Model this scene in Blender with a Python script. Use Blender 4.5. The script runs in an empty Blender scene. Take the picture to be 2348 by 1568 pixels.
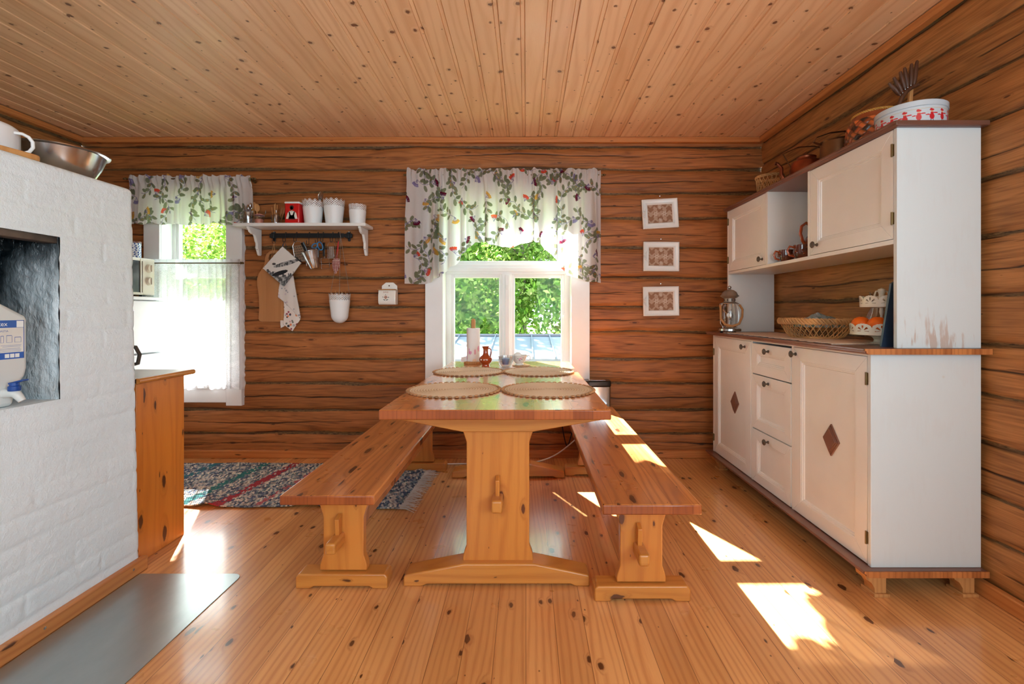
import bpy, bmesh, math, random
import numpy as np
from mathutils import Vector, Matrix
R = math.radians
PI = math.pi
rnd = random.Random(7)
rs = np.random.RandomState(11)
SC = bpy.context.scene
COL = SC.collection

# ---------------------------------------------------------------- camera, light, exposure
F_PX, VX, VY, HC = 1070.0, 1206.0, 715.0, 1.05      # focal length in pixels, vanishing point, eye height
cam_d = bpy.data.cameras.new('camera')
cam = bpy.data.objects.new('camera', cam_d)
COL.objects.link(cam)
cam.location = (0, 0, HC)
cam.rotation_euler = (R(90), 0, 0)
cam_d.sensor_width = 36
cam_d.lens = 36 * F_PX / 2348
cam_d.shift_x = -(VX - 1174) / 2348
cam_d.shift_y = (VY - 784) / 2348
cam_d.clip_start = 0.05
SC.camera = cam

SC.view_settings.view_transform = 'Standard'
SC.view_settings.look = 'None'
SC.view_settings.gamma = 1
SC.view_settings.use_curve_mapping = False
SC.view_settings.exposure = -0.28
SC.cycles.max_bounces = 8
SC.cycles.diffuse_bounces = 4
SC.cycles.glossy_bounces = 3
SC.cycles.transmission_bounces = 6
SC.cycles.transparent_max_bounces = 10
SC.cycles.sample_clamp_indirect = 6
SC.cycles.caustics_reflective = False
SC.cycles.caustics_refractive = False
SC.cycles.use_denoising = True

w = bpy.data.worlds.new('sky')
SC.world = w
w.use_nodes = True
bg = w.node_tree.nodes['Background']
bg.inputs['Color'].default_value = (0.76, 0.92, 1.0, 1)
bg.inputs['Strength'].default_value = 7.0

def light(name, kind, loc, energy, color=(1, 1, 1), direction=None, size=None, portal=False):
    d = bpy.data.lights.new(name, kind)
    d.energy = energy
    d.color = color
    o = bpy.data.objects.new(name, d)
    COL.objects.link(o)
    o.location = loc
    if direction is not None:
        o.rotation_euler = Vector(direction).to_track_quat('-Z', 'Y').to_euler()
    if size is not None:
        d.shape = 'RECTANGLE'
        d.size, d.size_y = size
    if portal:
        d.cycles.is_portal = True
    return o
sun = light('sun', 'SUN', (-4, 8, 7), 105.0, (1.0, 0.97, 0.94), (0.57, -1.18, -1.0))
sun.data.angle = R(0.6)
# daylight entering by the windows of the wall behind the photographer
light('daylight_behind_right', 'AREA', (0.75, -1.36, 1.35), 13, (0.68, 0.90, 1.0), (-0.25, 1, 0.95), (1.1, 1.3))
light('daylight_side_window', 'AREA', (1.69, -0.65, 1.35), 60, (0.66, 0.88, 1.0), (-1, 0.45, 0.50), (1.0, 1.1))
light('daylight_behind_left', 'AREA', (-0.95, -1.36, 1.35), 16, (0.68, 0.90, 1.0), (0.1, 1, 0.95), (1.1, 1.3))
light('window_daylight_centre', 'AREA', (-0.135, 3.58, 1.2), 1, (1, 1, 1), (0, -1, 0), (0.95, 1.35), portal=True)
light('window_daylight_side', 'AREA', (-2.40, 3.58, 1.2), 1, (1, 1, 1), (0, -1, 0), (0.55, 1.35), portal=True)

# ---------------------------------------------------------------- helpers
def lin(c):
    return tuple(((x / 255) / 12.92 if x / 255 <= 0.04045 else ((x / 255 + 0.055) / 1.055) ** 2.4) for x in c)
def rgba(c):
    return (*lin(c), 1)
def linA(a):
    a = np.clip(np.asarray(a, float) / 255, 0, 1)
    return np.where(a <= 0.04045, a / 12.92, ((a + 0.055) / 1.055) ** 2.4)
def P(px, py, y):
    """a point of the room at depth y from where the photograph shows it"""
    return Vector(((px - VX) * y / F_PX, y, HC - (py - VY) * y / F_PX))

def tag(o, label=None, cat=None, group=None, kind=None):
    if label: o['label'] = label
    if cat: o['category'] = cat
    if group: o['group'] = group
    if kind: o['kind'] = kind
    return o
def thing(name, label, cat, loc=(0, 0, 0), group=None, kind=None):
    o = bpy.data.objects.new(name, None)
    o.empty_display_size = 0.05
    COL.objects.link(o)
    o.location = loc
    return tag(o, label, cat, group, kind)
def world_off(o):
    v = Vector((0, 0, 0))
    while o is not None:
        v = v + Vector(o.location)
        o = o.parent
    return v
def copy_tree(o, parent=None):
    c = o.copy()
    COL.objects.link(c)
    c.parent = parent
    for ch in list(o.children):
        if ch.name in bpy.data.objects and ch.parent == o:
            copy_tree(ch, c)
    return c

def link_mesh(name, me, mats, parent, loc):
    o = bpy.data.objects.new(name, me)
    COL.objects.link(o)
    for m in (mats if isinstance(mats, (list, tuple)) else [mats]):
        me.materials.append(m)
    if parent is not None:
        o.parent = parent
    else:
        o.location = loc
    return o

class MB:
    def __init__(s):
        s.v = []; s.f = []; s.mi = []; s.M = None; s.cur = 0
    def add(s, vs, fs):
        n = len(s.v)
        for p in vs:
            p = Vector(p)
            if s.M is not None: p = s.M @ p
            s.v.append(p)
        for f in fs:
            s.f.append([i + n for i in f]); s.mi.append(s.cur)
        return s
    def box(s, x0, x1, y0, y1, z0, z1):
        return s.add([(x0, y0, z0), (x1, y0, z0), (x1, y1, z0), (x0, y1, z0), (x0, y0, z1), (x1, y0, z1), (x1, y1, z1), (x0, y1, z1)],
                     [(0, 3, 2, 1), (4, 5, 6, 7), (0, 1, 5, 4), (1, 2, 6, 5), (2, 3, 7, 6), (3, 0, 4, 7)])
    def prism(s, poly, axis, a0, a1):
        """poly in the two other axes (x: (y,z), y: (x,z), z: (x,y)), extruded from a0 to a1"""
        n = len(poly)
        def mk(a, p):
            return {'x': (a, p[0], p[1]), 'y': (p[0], a, p[1]), 'z': (p[0], p[1], a)}[axis]
        vs = [mk(a0, p) for p in poly] + [mk(a1, p) for p in poly]
        fs = [tuple(range(n))[::-1], tuple(range(n, 2 * n))] + [(i, (i + 1) % n, n + (i + 1) % n, n + i) for i in range(n)]
        return s.add(vs, fs)
    def lathe(s, prof, c=(0, 0, 0), seg=32, cap0=True, cap1=True, wav=None):
        c = Vector(c); n = len(prof)
        vs = []
        for k, (r, z) in enumerate(prof):
            for i in range(seg):
                a = 2 * PI * i / seg
                rr = r * (1 + (wav(a, k) if wav else 0))
                vs.append(c + Vector((rr * math.cos(a), rr * math.sin(a), z)))
        fs = [(k * seg + i, k * seg + (i + 1) % seg, (k + 1) * seg + (i + 1) % seg, (k + 1) * seg + i) for k in range(n - 1) for i in range(seg)]
        if cap0 and prof[0][0] > 1e-5: fs.append(tuple(range(seg))[::-1])
        if cap1 and prof[-1][0] > 1e-5: fs.append(tuple(range((n - 1) * seg, n * seg)))
        return s.add(vs, fs)
    def tube(s, pts, r, seg=8, closed=False, flat=None):
        pts = [Vector(p) for p in pts]; n = len(pts)
        rr = r if isinstance(r, (list, tuple)) else [r] * n
        vs = []; prev = None
        for i, p in enumerate(pts):
            if closed: t = pts[(i + 1) % n] - pts[i - 1]
            else: t = pts[min(i + 1, n - 1)] - pts[max(i - 1, 0)]
            if t.length < 1e-9: t = Vector((0, 0, 1))
            t.normalize()
            if prev is None:
                up = Vector((0, 0, 1)) if abs(t.z) < 0.9 else Vector((0, 1, 0))
                a = t.cross(up).normalized()
            else:
                a = (prev - t * prev.dot(t))
                a = a.normalized() if a.length > 1e-6 else t.orthogonal().normalized()
            prev = a
            b = t.cross(a)
            for k in range(seg):
                th = 2 * PI * k / seg
                vs.append(p + a * (rr[i] * math.cos(th)) + b * (rr[i] * (flat or 1) * math.sin(th)))
        m = n if closed else n - 1
        fs = [(i * seg + k, i * seg + (k + 1) % seg, ((i + 1) % n) * seg + (k + 1) % seg, ((i + 1) % n) * seg + k) for i in range(m) for k in range(seg)]
        if not closed:
            fs += [tuple(range(seg))[::-1], tuple(range((n - 1) * seg, n * seg))]
        return s.add(vs, fs)
    def ball(s, c, r, seg=16, rings=10):
        c = Vector(c); r = r if isinstance(r, (tuple, list)) else (r, r, r)
        vs = [c + Vector((0, 0, -r[2]))]
        for j in range(1, rings):
            t = -PI / 2 + PI * j / rings
            for i in range(seg):
                a = 2 * PI * i / seg
                vs.append(c + Vector((r[0] * math.cos(t) * math.cos(a), r[1] * math.cos(t) * math.sin(a), r[2] * math.sin(t))))
        vs.append(c + Vector((0, 0, r[2])))
        fs = [(0, 1 + (i + 1) % seg, 1 + i) for i in range(seg)]
        for j in range(rings - 2):
            for i in range(seg):
                a, b = 1 + j * seg + i, 1 + j * seg + (i + 1) % seg
                fs.append((a, b, b + seg, a + seg))
        L = len(vs) - 1; o = 1 + (rings - 2) * seg
        fs += [(o + i, o + (i + 1) % seg, L) for i in range(seg)]
        return s.add(vs, fs)
    def build(s, name, mat, parent=None, loc=(0, 0, 0), bevel=0, seg=2, smooth=35, recalc=True, kind=None):
        off = world_off(parent) if parent is not None else Vector(loc)
        me = bpy.data.meshes.new(name)
        me.from_pydata([tuple(p - off) for p in s.v], [], s.f)
        if any(s.mi): me.polygons.foreach_set('material_index', s.mi)
        if recalc:
            bm = bmesh.new(); bm.from_mesh(me)
            bmesh.ops.recalc_face_normals(bm, faces=bm.faces)
            bm.to_mesh(me); bm.free()
        if smooth:
            me.polygons.foreach_set('use_smooth', [True] * len(me.polygons))
            me.set_sharp_from_angle(angle=R(smooth))
        o = link_mesh(name, me, mat, parent, loc)
        if bevel:
            b = o.modifiers.new('bevel', 'BEVEL'); b.width = bevel; b.segments = seg; b.limit_method = 'ANGLE'; b.angle_limit = R(40)
            b.harden_normals = False
        if kind: o['kind'] = kind
        return o

def grid(name, Pn, mat, parent=None, loc=(0, 0, 0), col=None, attrs=None, keep=None, smooth=True, closed_u=False, thick=0, mi=None, kind=None):
    """surface through an (nu,nv,3) array, col (nu,nv,3) as srgb 0..255 goes into the colour attribute 'paint'"""
    nu, nv = Pn.shape[:2]
    off = np.array(world_off(parent) if parent is not None else Vector(loc))
    V = (Pn.reshape(-1, 3) - off).astype(np.float32)
    mu = nu if closed_u else nu - 1
    I, J = np.meshgrid(np.arange(mu), np.arange(nv - 1), indexing='ij')
    I2 = (I + 1) % nu
    F = np.stack([I * nv + J, I2 * nv + J, I2 * nv + J + 1, I * nv + J + 1], -1).reshape(-1, 4)
    if keep is not None:
        F = F[keep.reshape(-1)]
    me = bpy.data.meshes.new(name)
    me.vertices.add(len(V)); me.vertices.foreach_set('co', V.ravel())
    me.loops.add(len(F) * 4); me.loops.foreach_set('vertex_index', F.ravel().astype(np.int32))
    me.polygons.add(len(F)); me.polygons.foreach_set('loop_start', np.arange(0, len(F) * 4, 4, dtype=np.int32))
    me.polygons.foreach_set('use_smooth', np.full(len(F), smooth))
    if mi is not None: me.polygons.foreach_set('material_index', mi.reshape(-1)[keep.reshape(-1)] if keep is not None else mi.reshape(-1))
    me.update(calc_edges=True)
    if col is not None:
        a = me.color_attributes.new('paint', 'FLOAT_COLOR', 'POINT')
        c = np.ones((nu * nv, 4), np.float32); c[:, :3] = linA(col.reshape(-1, 3))
        a.data.foreach_set('color', c.ravel())
    for k, val in (attrs or {}).items():
        a = me.attributes.new(k, 'FLOAT', 'POINT'); a.data.foreach_set('value', val.astype(np.float32).ravel())
    me.validate()
    o = link_mesh(name, me, mat, parent, loc)
    if thick:
        m = o.modifiers.new('solid', 'SOLIDIFY'); m.thickness = thick; m.offset = 0
    if kind: o['kind'] = kind
    return o

def snoise(x, seed, f0=1.0, octv=4, gain=0.55):
    r = np.random.RandomState(seed); x = np.asarray(x, float); out = np.zeros_like(x); a = 1; f = f0
    for k in range(octv):
        out += a * (np.sin(x * f * 2 * PI + r.rand() * 9) + np.sin(x * f * 2 * PI * 1.618 + r.rand() * 9)) * 0.5
        a *= gain; f *= 2.1
    return out
def snoise2(x, y, seed, f0=1.0, octv=4, gain=0.55):
    r = np.random.RandomState(seed); out = 0; a = 1; f = f0
    for k in range(octv):
        for _ in range(3):
            t = r.rand() * PI; out = out + a * np.sin((x * math.cos(t) + y * math.sin(t)) * f * 2 * PI + r.rand() * 9) / 3
        a *= gain; f *= 2.0
    return out
def sstep(a, b, x):
    t = np.clip((x - a) / (b - a), 0, 1)
    return t * t * (3 - 2 * t)

# text as a mesh, laid in the xz plane (facing -y)
def text_into(mb, s, size, at, cx=0.5, squeeze=1.0):
    cu = bpy.data.curves.new('lettering', 'FONT'); cu.body = s; cu.size = size
    cu.resolution_u = 3
    o = bpy.data.objects.new('lettering', cu); COL.objects.link(o)
    dg = bpy.context.evaluated_depsgraph_get(); dg.update()
    me = bpy.data.meshes.new_from_object(o.evaluated_get(dg))
    xs = [v.co.x for v in me.vertices]
    x0, x1 = min(xs), max(xs)
    vs = [(at[0] + ((v.co.x - x0) - (x1 - x0) * cx) * squeeze, at[1], at[2] + v.co.y) for v in me.vertices]
    mb.add(vs, [tuple(p.vertices) for p in me.polygons])
    bpy.data.objects.remove(o); bpy.data.curves.remove(cu); bpy.data.meshes.remove(me)

# ---------------------------------------------------------------- materials
class N:
    def __init__(s, name):
        s.m = bpy.data.materials.new(name); s.m.use_nodes = True
        s.t = s.m.node_tree; s.t.nodes.clear()
        s.out = s.t.nodes.new('ShaderNodeOutputMaterial')
    def n(s, kind, **kw):
        nd = s.t.nodes.new(kind)
        for k, v in kw.items(): setattr(nd, k, v)
        return nd
    def setin(s, sock, v):
        if isinstance(v, bpy.types.NodeSocket): s.t.links.new(v, sock)
        elif v is not None: sock.default_value = v
    def math(s, op, a, b=None, c=None, clamp=False):
        nd = s.n('ShaderNodeMath', operation=op); nd.use_clamp = clamp
        for i, v in enumerate((a, b, c)):
            if v is not None: s.setin(nd.inputs[i], v)
        return nd.outputs[0]
    def mix(s, f, a, b, mode='MIX'):
        nd = s.n('ShaderNodeMix', data_type='RGBA', blend_type=mode)
        s.setin(nd.inputs[0], f); s.setin(nd.inputs[6], a); s.setin(nd.inputs[7], b)
        return nd.outputs[2]
    def vec(s, x, y, z):
        nd = s.n('ShaderNodeCombineXYZ')
        for i, v in enumerate((x, y, z)): s.setin(nd.inputs[i], v)
        return nd.outputs[0]
    def noise(s, v, scale, detail=2, rough=0.5, dist=0):
        nd = s.n('ShaderNodeTexNoise'); s.setin(nd.inputs['Vector'], v)
        nd.inputs['Scale'].default_value = scale; nd.inputs['Detail'].default_value = detail
        nd.inputs['Roughness'].default_value = rough; nd.inputs['Distortion'].default_value = dist
        return nd.outputs['Fac']
    def ramp(s, f, a, b, c=0.0, d=1.0):
        nd = s.n('ShaderNodeMapRange', interpolation_type='SMOOTHSTEP'); s.setin(nd.inputs[0], f)
        s.setin(nd.inputs[1], a); s.setin(nd.inputs[2], b); nd.inputs[3].default_value = c; nd.inputs[4].default_value = d
        return nd.outputs[0]
    def xyz(s, v):
        nd = s.n('ShaderNodeSeparateXYZ'); s.setin(nd.inputs[0], v); return nd.outputs
    def obj(s):
        return s.n('ShaderNodeTexCoord').outputs['Object']
    def attr(s, name, col=False):
        nd = s.n('ShaderNodeAttribute', attribute_name=name)
        return nd.outputs['Color'] if col else nd.outputs['Fac']
    def bump(s, h, strength=0.3, dist=0.01):
        nd = s.n('ShaderNodeBump'); nd.inputs['Strength'].default_value = strength; nd.inputs['Distance'].default_value = dist
        s.setin(nd.inputs['Height'], h); return nd.outputs[0]
    def bsdf(s, col, rough=0.5, metal=0, normal=None, coat=0, coat_r=0.1, spec=None, trans=0, ior=None, sheen=0, sub=0):
        b = s.n('ShaderNodeBsdfPrincipled')
        s.setin(b.inputs['Base Color'], col if not (isinstance(col, tuple) and len(col) == 3) else (*col, 1))
        s.setin(b.inputs['Roughness'], rough); s.setin(b.inputs['Metallic'], metal)
        if normal is not None: s.setin(b.inputs['Normal'], normal)
        b.inputs['Coat Weight'].default_value = coat; b.inputs['Coat Roughness'].default_value = coat_r
        if spec is not None: b.inputs['Specular IOR Level'].default_value = spec
        b.inputs['Transmission Weight'].default_value = trans
        if ior: b.inputs['IOR'].default_value = ior
        if sheen: b.inputs['Sheen Weight'].default_value = sheen
        return b.outputs[0]
    def done(s, sh):
        s.t.links.new(sh, s.out.inputs[0]); return s.m

def plain(name, c, rough=0.5, metal=0, coat=0, bumpy=0, bscale=40, var=0.06, spec=None):
    """a colour with faint procedural variation and an optional fine bump"""
    n = N(name); o = n.obj()
    nz = n.noise(o, 6.0, 3)
    base = n.mix(n.ramp(nz, 0.3, 0.7, 0, 1), rgba([x * (1 - var) for x in c]), rgba([min(255, x * (1 + var)) for x in c]))
    nor = n.bump(n.noise(o, bscale, 3), bumpy, 0.004) if bumpy else None
    return n.done(n.bsdf(base, rough, metal, nor, coat, spec=spec))

def wood(name, light_c, dark_c, axis='y', across='x', pitch=None, ring=38, kden=(0.22, 0.09), kmax=0.12, kmin=0.02, knot_c=(70, 32, 12),
         rough=0.4, coat=0.0, coat_r=0.15, contrast=0.55, seam=0.0, seam_c=(60, 30, 12), plankvar=0.12, bump=0.1, warp=0.5, joint=None, hue_c=None):
    n = N(name)
    o = n.obj(); sx = n.xyz(o); ix = {'x': 0, 'y': 1, 'z': 2}
    a = sx[ix[axis]]; c = sx[ix[across]]
    d = sx[({0, 1, 2} - {ix[axis], ix[across]}).pop()]
    orand = n.n('ShaderNodeObjectInfo').outputs['Random']
    a = n.math('MULTIPLY_ADD', orand, 7.3, a)
    c = n.math('MULTIPLY_ADD', orand, 3.1, c) if not pitch else c
    bright = None; seamf = None
    if pitch:
        cs = n.math('DIVIDE', c, pitch)
        pid = n.math('FLOOR', cs); fr = n.math('FRACT', cs)
        if joint:
            wn0 = n.n('ShaderNodeTexWhiteNoise', noise_dimensions='1D'); n.setin(wn0.inputs['W'], n.math('ADD', pid, 0.37))
            jj = n.math('DIVIDE', n.math('ADD', a, n.math('MULTIPLY', wn0.outputs['Value'], joint)), joint)
            jid = n.math('FLOOR', jj); jf = n.math('FRACT', jj)
            pid = n.math('MULTIPLY_ADD', jid, 17.31, pid)
        wn = n.n('ShaderNodeTexWhiteNoise', noise_dimensions='1D'); n.setin(wn.inputs['W'], pid)
        bright = wn.outputs['Value']; wc = n.xyz(wn.outputs['Color'])
        a = n.math('MULTIPLY_ADD', wc[0], 9.0, a)
        c = n.math('MULTIPLY_ADD', wc[1], 5.0, c)
        if seam:
            e = n.math('MINIMUM', fr, n.math('SUBTRACT', 1.0, fr))
            seamf = n.ramp(e, seam * 0.4, seam, 1.0, 0.0)
            if joint:
                e2 = n.math('MULTIPLY', n.math('MINIMUM', jf, n.math('SUBTRACT', 1.0, jf)), joint / pitch)
                seamf = n.math('MAXIMUM', seamf, n.ramp(e2, seam * 0.4, seam, 1.0, 0.0))
    # knots
    jit = n.noise(n.vec(n.math('MULTIPLY', a, 9), n.math('MULTIPLY', c, 25), d), 1.0, 2)
    kv = n.vec(n.math('DIVIDE', a, kden[0]), n.math('ADD', n.math('DIVIDE', c, kden[1]), n.math('MULTIPLY', jit, 0.22)), 0.0)
    vo = n.n('ShaderNodeTexVoronoi', voronoi_dimensions='2D', feature='F1'); n.setin(vo.inputs['Vector'], kv); vo.inputs['Scale'].default_value = 1.0
    kj = n.noise(n.vec(n.math('MULTIPLY', a, 45), n.math('MULTIPLY', c, 130), d), 1.0, 2)
    kd = n.math('MULTIPLY_ADD', n.math('SUBTRACT', kj, 0.5), 0.07, vo.outputs['Distance']); kc = n.xyz(vo.outputs['Color'])
    kr = n.math('MULTIPLY_ADD', n.math('POWER', kc[0], 2.2), kmax - kmin + 0.02, kmin - 0.02)
    kmask = n.ramp(n.math('SUBTRACT', kd, kr), 0.0, 0.03, 1.0, 0.0)
    kr3 = n.math('MULTIPLY_ADD', n.math('MAXIMUM', kr, 0.0), 2.2, 0.001)
    halo = n.ramp(n.math('DIVIDE', kd, kr3), 0.0, 1.6, 1.0, 0.0)
    # rings
    n1 = n.noise(n.vec(n.math('MULTIPLY', a, 0.9), n.math('MULTIPLY', c, 7.0), n.math('MULTIPLY', d, 7.0)), 1.0, 2, 0.45)
    ph = n.math('ADD', n.math('MULTIPLY_ADD', c, ring, n.math('MULTIPLY', n1, 9.0 * warp)), n.math('MULTIPLY', halo, 1.6))
    rg = n.math('SINE', n.math('MULTIPLY', ph, 2 * PI))
    rg = n.math('POWER', n.math('MULTIPLY_ADD', rg, 0.5, 0.5), 2.2)
    fine = n.noise(n.vec(n.math('MULTIPLY', a, 14.0), n.math('MULTIPLY', c, 420.0), n.math('MULTIPLY', d, 420.0)), 1.0, 2)
    broad = n.noise(n.vec(n.math('MULTIPLY', a, 1.3), n.math('MULTIPLY', c, 14), d), 1.0, 3)
    f = n.math('ADD', n.math('MULTIPLY', rg, contrast), n.math('ADD', n.math('MULTIPLY', n.math('SUBTRACT', fine, 0.5), 0.55), n.math('MULTIPLY', n.math('SUBTRACT', broad, 0.5), 0.9)), clamp=True)
    col = n.mix(f, rgba(light_c), rgba(dark_c))
    if bright is not None:
        lo = 1 - plankvar; hi = 1 + plankvar
        g = n.math('MULTIPLY_ADD', bright, hi - lo, lo)
        col = n.mix(1.0, col, n.vec(g, n.math('POWER', g, 1.35), n.math('POWER', g, 1.7)), 'MULTIPLY')
    col = n.mix(n.math('MULTIPLY', halo, 0.45), col, rgba([x * 0.72 for x in dark_c]))
    col = n.mix(n.math('MULTIPLY', kmask, 0.88), col, rgba(knot_c))
    h = n.math('SUBTRACT', n.math('MULTIPLY', fine, 0.3), n.math('MULTIPLY', rg, 0.3))
    if seamf is not None:
        col = n.mix(n.math('MULTIPLY', seamf, 0.8), col, rgba(seam_c))
        h = n.math('SUBTRACT', h, n.math('MULTIPLY', seamf, 3.0))
    nor = n.bump(h, bump, 0.002) if bump else None
    rr = n.math('MULTIPLY_ADD', n.noise(o, 7.0, 3), 0.16, rough - 0.08)
    return n.done(n.bsdf(col, rr, 0, nor, coat, coat_r))

def painted(name, rough=0.6, coat=0, metal=0, trans=0.0, alpha=0.0, bumpy=0, bscale=300):
    """colour comes from the mesh's own paint layer; trans = share of light let through the cloth"""
    n = N(name); c = n.attr('paint', True)
    nor = n.bump(n.noise(n.obj(), bscale, 2), bumpy, 0.002) if bumpy else None
    if trans:
        d = n.n('ShaderNodeBsdfDiffuse'); n.setin(d.inputs[0], c)
        tr = n.n('ShaderNodeBsdfTranslucent'); n.setin(tr.inputs[0], c)
        mx = n.n('ShaderNodeMixShader'); mx.inputs[0].default_value = trans
        n.t.links.new(d.outputs[0], mx.inputs[1]); n.t.links.new(tr.outputs[0], mx.inputs[2])
        sh = mx.outputs[0]
        if alpha:
            tp = n.n('ShaderNodeBsdfTransparent'); m2 = n.n('ShaderNodeMixShader'); m2.inputs[0].default_value = alpha
            n.t.links.new(sh, m2.inputs[1]); n.t.links.new(tp.outputs[0], m2.inputs[2]); sh = m2.outputs[0]
        return n.done(sh)
    return n.done(n.bsdf(c, rough, metal, nor, coat))

def glass(name, tint=(1, 1, 1), refl=0.08, haze=0.0):
    n = N(name)
    tp = n.n('ShaderNodeBsdfTransparent'); tp.inputs[0].default_value = (*tint, 1)
    gl = n.n('ShaderNodeBsdfGlossy'); gl.inputs['Roughness'].default_value = 0.03
    lw = n.n('ShaderNodeLayerWeight'); lw.inputs[0].default_value = 0.35
    f = n.math('MULTIPLY_ADD', lw.outputs['Facing'], 0.5 * min(1, refl * 6), refl * 0.6, clamp=True)
    mx = n.n('ShaderNodeMixShader'); n.setin(mx.inputs[0], f)
    n.t.links.new(tp.outputs[0], mx.inputs[1]); n.t.links.new(gl.outputs[0], mx.inputs[2])
    return n.done(mx.outputs[0])

M = {}
M['table'] = wood('varnished_pine_lengthwise', (214, 136, 68), (176, 92, 36), 'y', 'x', pitch=0.068, ring=20, kden=(0.30, 0.075), kmax=0.13, rough=0.28, coat=0.9, coat_r=0.13, seam=0.012, seam_c=(120, 60, 22), plankvar=0.13, bump=0.04, knot_c=(64, 26, 8), contrast=0.4)
M['endgrain'] = wood('pine_end_grain', (158, 80, 34), (118, 52, 20), 'z', 'x', pitch=0.068, ring=60, kden=(0.9, 0.9), kmax=0.0, kmin=-0.1, rough=0.35, coat=0.3, seam=0.012, seam_c=(100, 46, 18), plankvar=0.2, bump=0.04, contrast=0.3)
M['bench'] = wood('varnished_pine_bench', (208, 134, 74), (146, 74, 32), 'y', 'x', pitch=0.066, ring=30, kden=(0.26, 0.07), kmax=0.15, rough=0.3, coat=0.45, coat_r=0.14, seam=0.012, seam_c=(120, 60, 22), plankvar=0.18, bump=0.04, knot_c=(60, 24, 8), contrast=0.45)
M['legwood'] = wood('varnished_pine_upright', (206, 130, 56), (174, 92, 32), 'z', 'x', pitch=0.12, ring=22, kden=(0.2, 0.09), kmax=0.13, rough=0.38, coat=0.2, plankvar=0.06, bump=0.03, knot_c=(84, 34, 10), contrast=0.4)
M['footwood'] = wood('varnished_pine_crosswise', (200, 130, 58), (166, 92, 34), 'x', 'z', ring=24, kden=(0.3, 0.12), kmax=0.07, rough=0.38, coat=0.2, bump=0.03, contrast=0.4)
M['floor'] = wood('pine_floor', (220, 158, 98), (176, 102, 52), 'y', 'x', pitch=0.098, ring=44, kden=(0.20, 0.105), kmax=0.10, rough=0.30, coat=0.7, coat_r=0.12, seam=0.014, seam_c=(110, 60, 28), plankvar=0.15, bump=0.05, joint=None, knot_c=(66, 26, 10), contrast=0.42)
M['ceiling'] = wood('pine_panelling', (236, 192, 150), (212, 154, 108), 'y', 'x', pitch=0.1131, ring=20, kden=(0.13, 0.12), kmax=0.075, rough=0.5, coat=0.1, plankvar=0.07, bump=0.03, contrast=0.45, knot_c=(104, 56, 30))
M['trimwood'] = wood('pine_trim_crosswise', (196, 124, 66), (170, 92, 42), 'x', 'z', ring=40, kden=(0.5, 0.1), kmax=0.07, rough=0.45, coat=0.1, bump=0.03)
M['trimwood_y'] = wood('pine_trim_lengthwise', (200, 130, 72), (172, 98, 48), 'y', 'z', ring=40, kden=(0.5, 0.1), kmax=0.07, rough=0.45, coat=0.1, bump=0.03)
M['dresser'] = wood('orange_pine', (214, 126, 42), (188, 98, 26), 'z', 'y', pitch=0.09, ring=24, kden=(0.26, 0.09), kmax=0.12, rough=0.4, coat=0.2, plankvar=0.06, bump=0.03, contrast=0.4)
M['bamboo'] = wood('bamboo', (182, 126, 78), (160, 102, 58), 'z', 'x', pitch=0.022, ring=10, kden=(0.9, 0.3), kmax=0.0, kmin=-0.1, rough=0.5, plankvar=0.08, bump=0.02, contrast=0.2)
M['rawwood'] = wood('raw_turned_wood', (196, 142, 86), (170, 112, 60), 'z', 'x', ring=60, kden=(2, 2), kmax=0.0, kmin=-0.1, rough=0.55, bump=0.03)
M['edgewood'] = wood('worn_wood_edge', (190, 118, 62), (150, 84, 38), 'z', 'x', pitch=0.035, ring=50, kden=(0.9, 0.9), kmax=0.0, kmin=-0.1, rough=0.55, plankvar=0.2, bump=0.08)
M['pegwood'] = wood('dark_aged_wood', (92, 56, 36), (60, 34, 22), 'z', 'x', ring=60, kden=(2, 2), kmax=0.0, kmin=-0.1, rough=0.5, bump=0.08)
M['white'] = plain('white_gloss_paint', (232, 231, 228), 0.35, coat=0.1, bumpy=0.03, var=0.01)
M['casing'] = plain('white_window_paint', (236, 236, 236), 0.4, bumpy=0.03, var=0.01)
M['cream'] = plain('ivory_enamel', (226, 216, 196), 0.3, coat=0.4, var=0.01)
M['black'] = plain('black_iron', (26, 26, 28), 0.45, metal=0.3)
M['blackplastic'] = plain('black_plastic', (22, 22, 24), 0.25)
M['navy'] = plain('dark_blue_plastic', (34, 50, 72), 0.35)
M['bluecap'] = plain('blue_plastic', (20, 66, 140), 0.35)
M['lightblue'] = plain('sky_blue_plastic', (40, 110, 160), 0.4)
M['red'] = plain('red_plastic', (170, 30, 30), 0.4)
M['brownpaint'] = plain('brown_paint', (112, 74, 60), 0.35, coat=0.2, bumpy=0.04, var=0.05)
M['steel'] = plain('brushed_steel', (190, 190, 190), 0.22, metal=1.0)
M['wire'] = plain('steel_wire', (200, 200, 200), 0.25, metal=1.0)
M['pewter'] = plain('dark_pewter', (96, 90, 84), 0.38, metal=0.7)
M['brass'] = plain('brass', (110, 88, 56), 0.4, metal=0.8)
M['copper'] = plain('aged_copper', (140, 74, 48), 0.36, metal=0.9, var=0.25)
M['darkcopper'] = plain('tarnished_copper', (120, 84, 54), 0.45, metal=0.8, var=0.2)
M['terracotta'] = plain('brown_glazed_pottery', (164, 66, 26), 0.2, coat=0.8)
M['darkglaze'] = plain('dark_brown_glaze', (96, 44, 24), 0.12, coat=1.0, var=0.3)
M['porcelain'] = plain('white_porcelain', (238, 234, 226), 0.2, coat=0.5, var=0.01)
M['paper'] = plain('white_paper', (240, 236, 232), 0.8, bumpy=0.2, bscale=200, var=0.01)
M['whiteplastic'] = plain('white_plastic', (232, 234, 234), 0.35, var=0.01)
M['orange'] = plain('orange_peel', (240, 110, 20), 0.45, bumpy=0.3, bscale=220, var=0.04)
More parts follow.
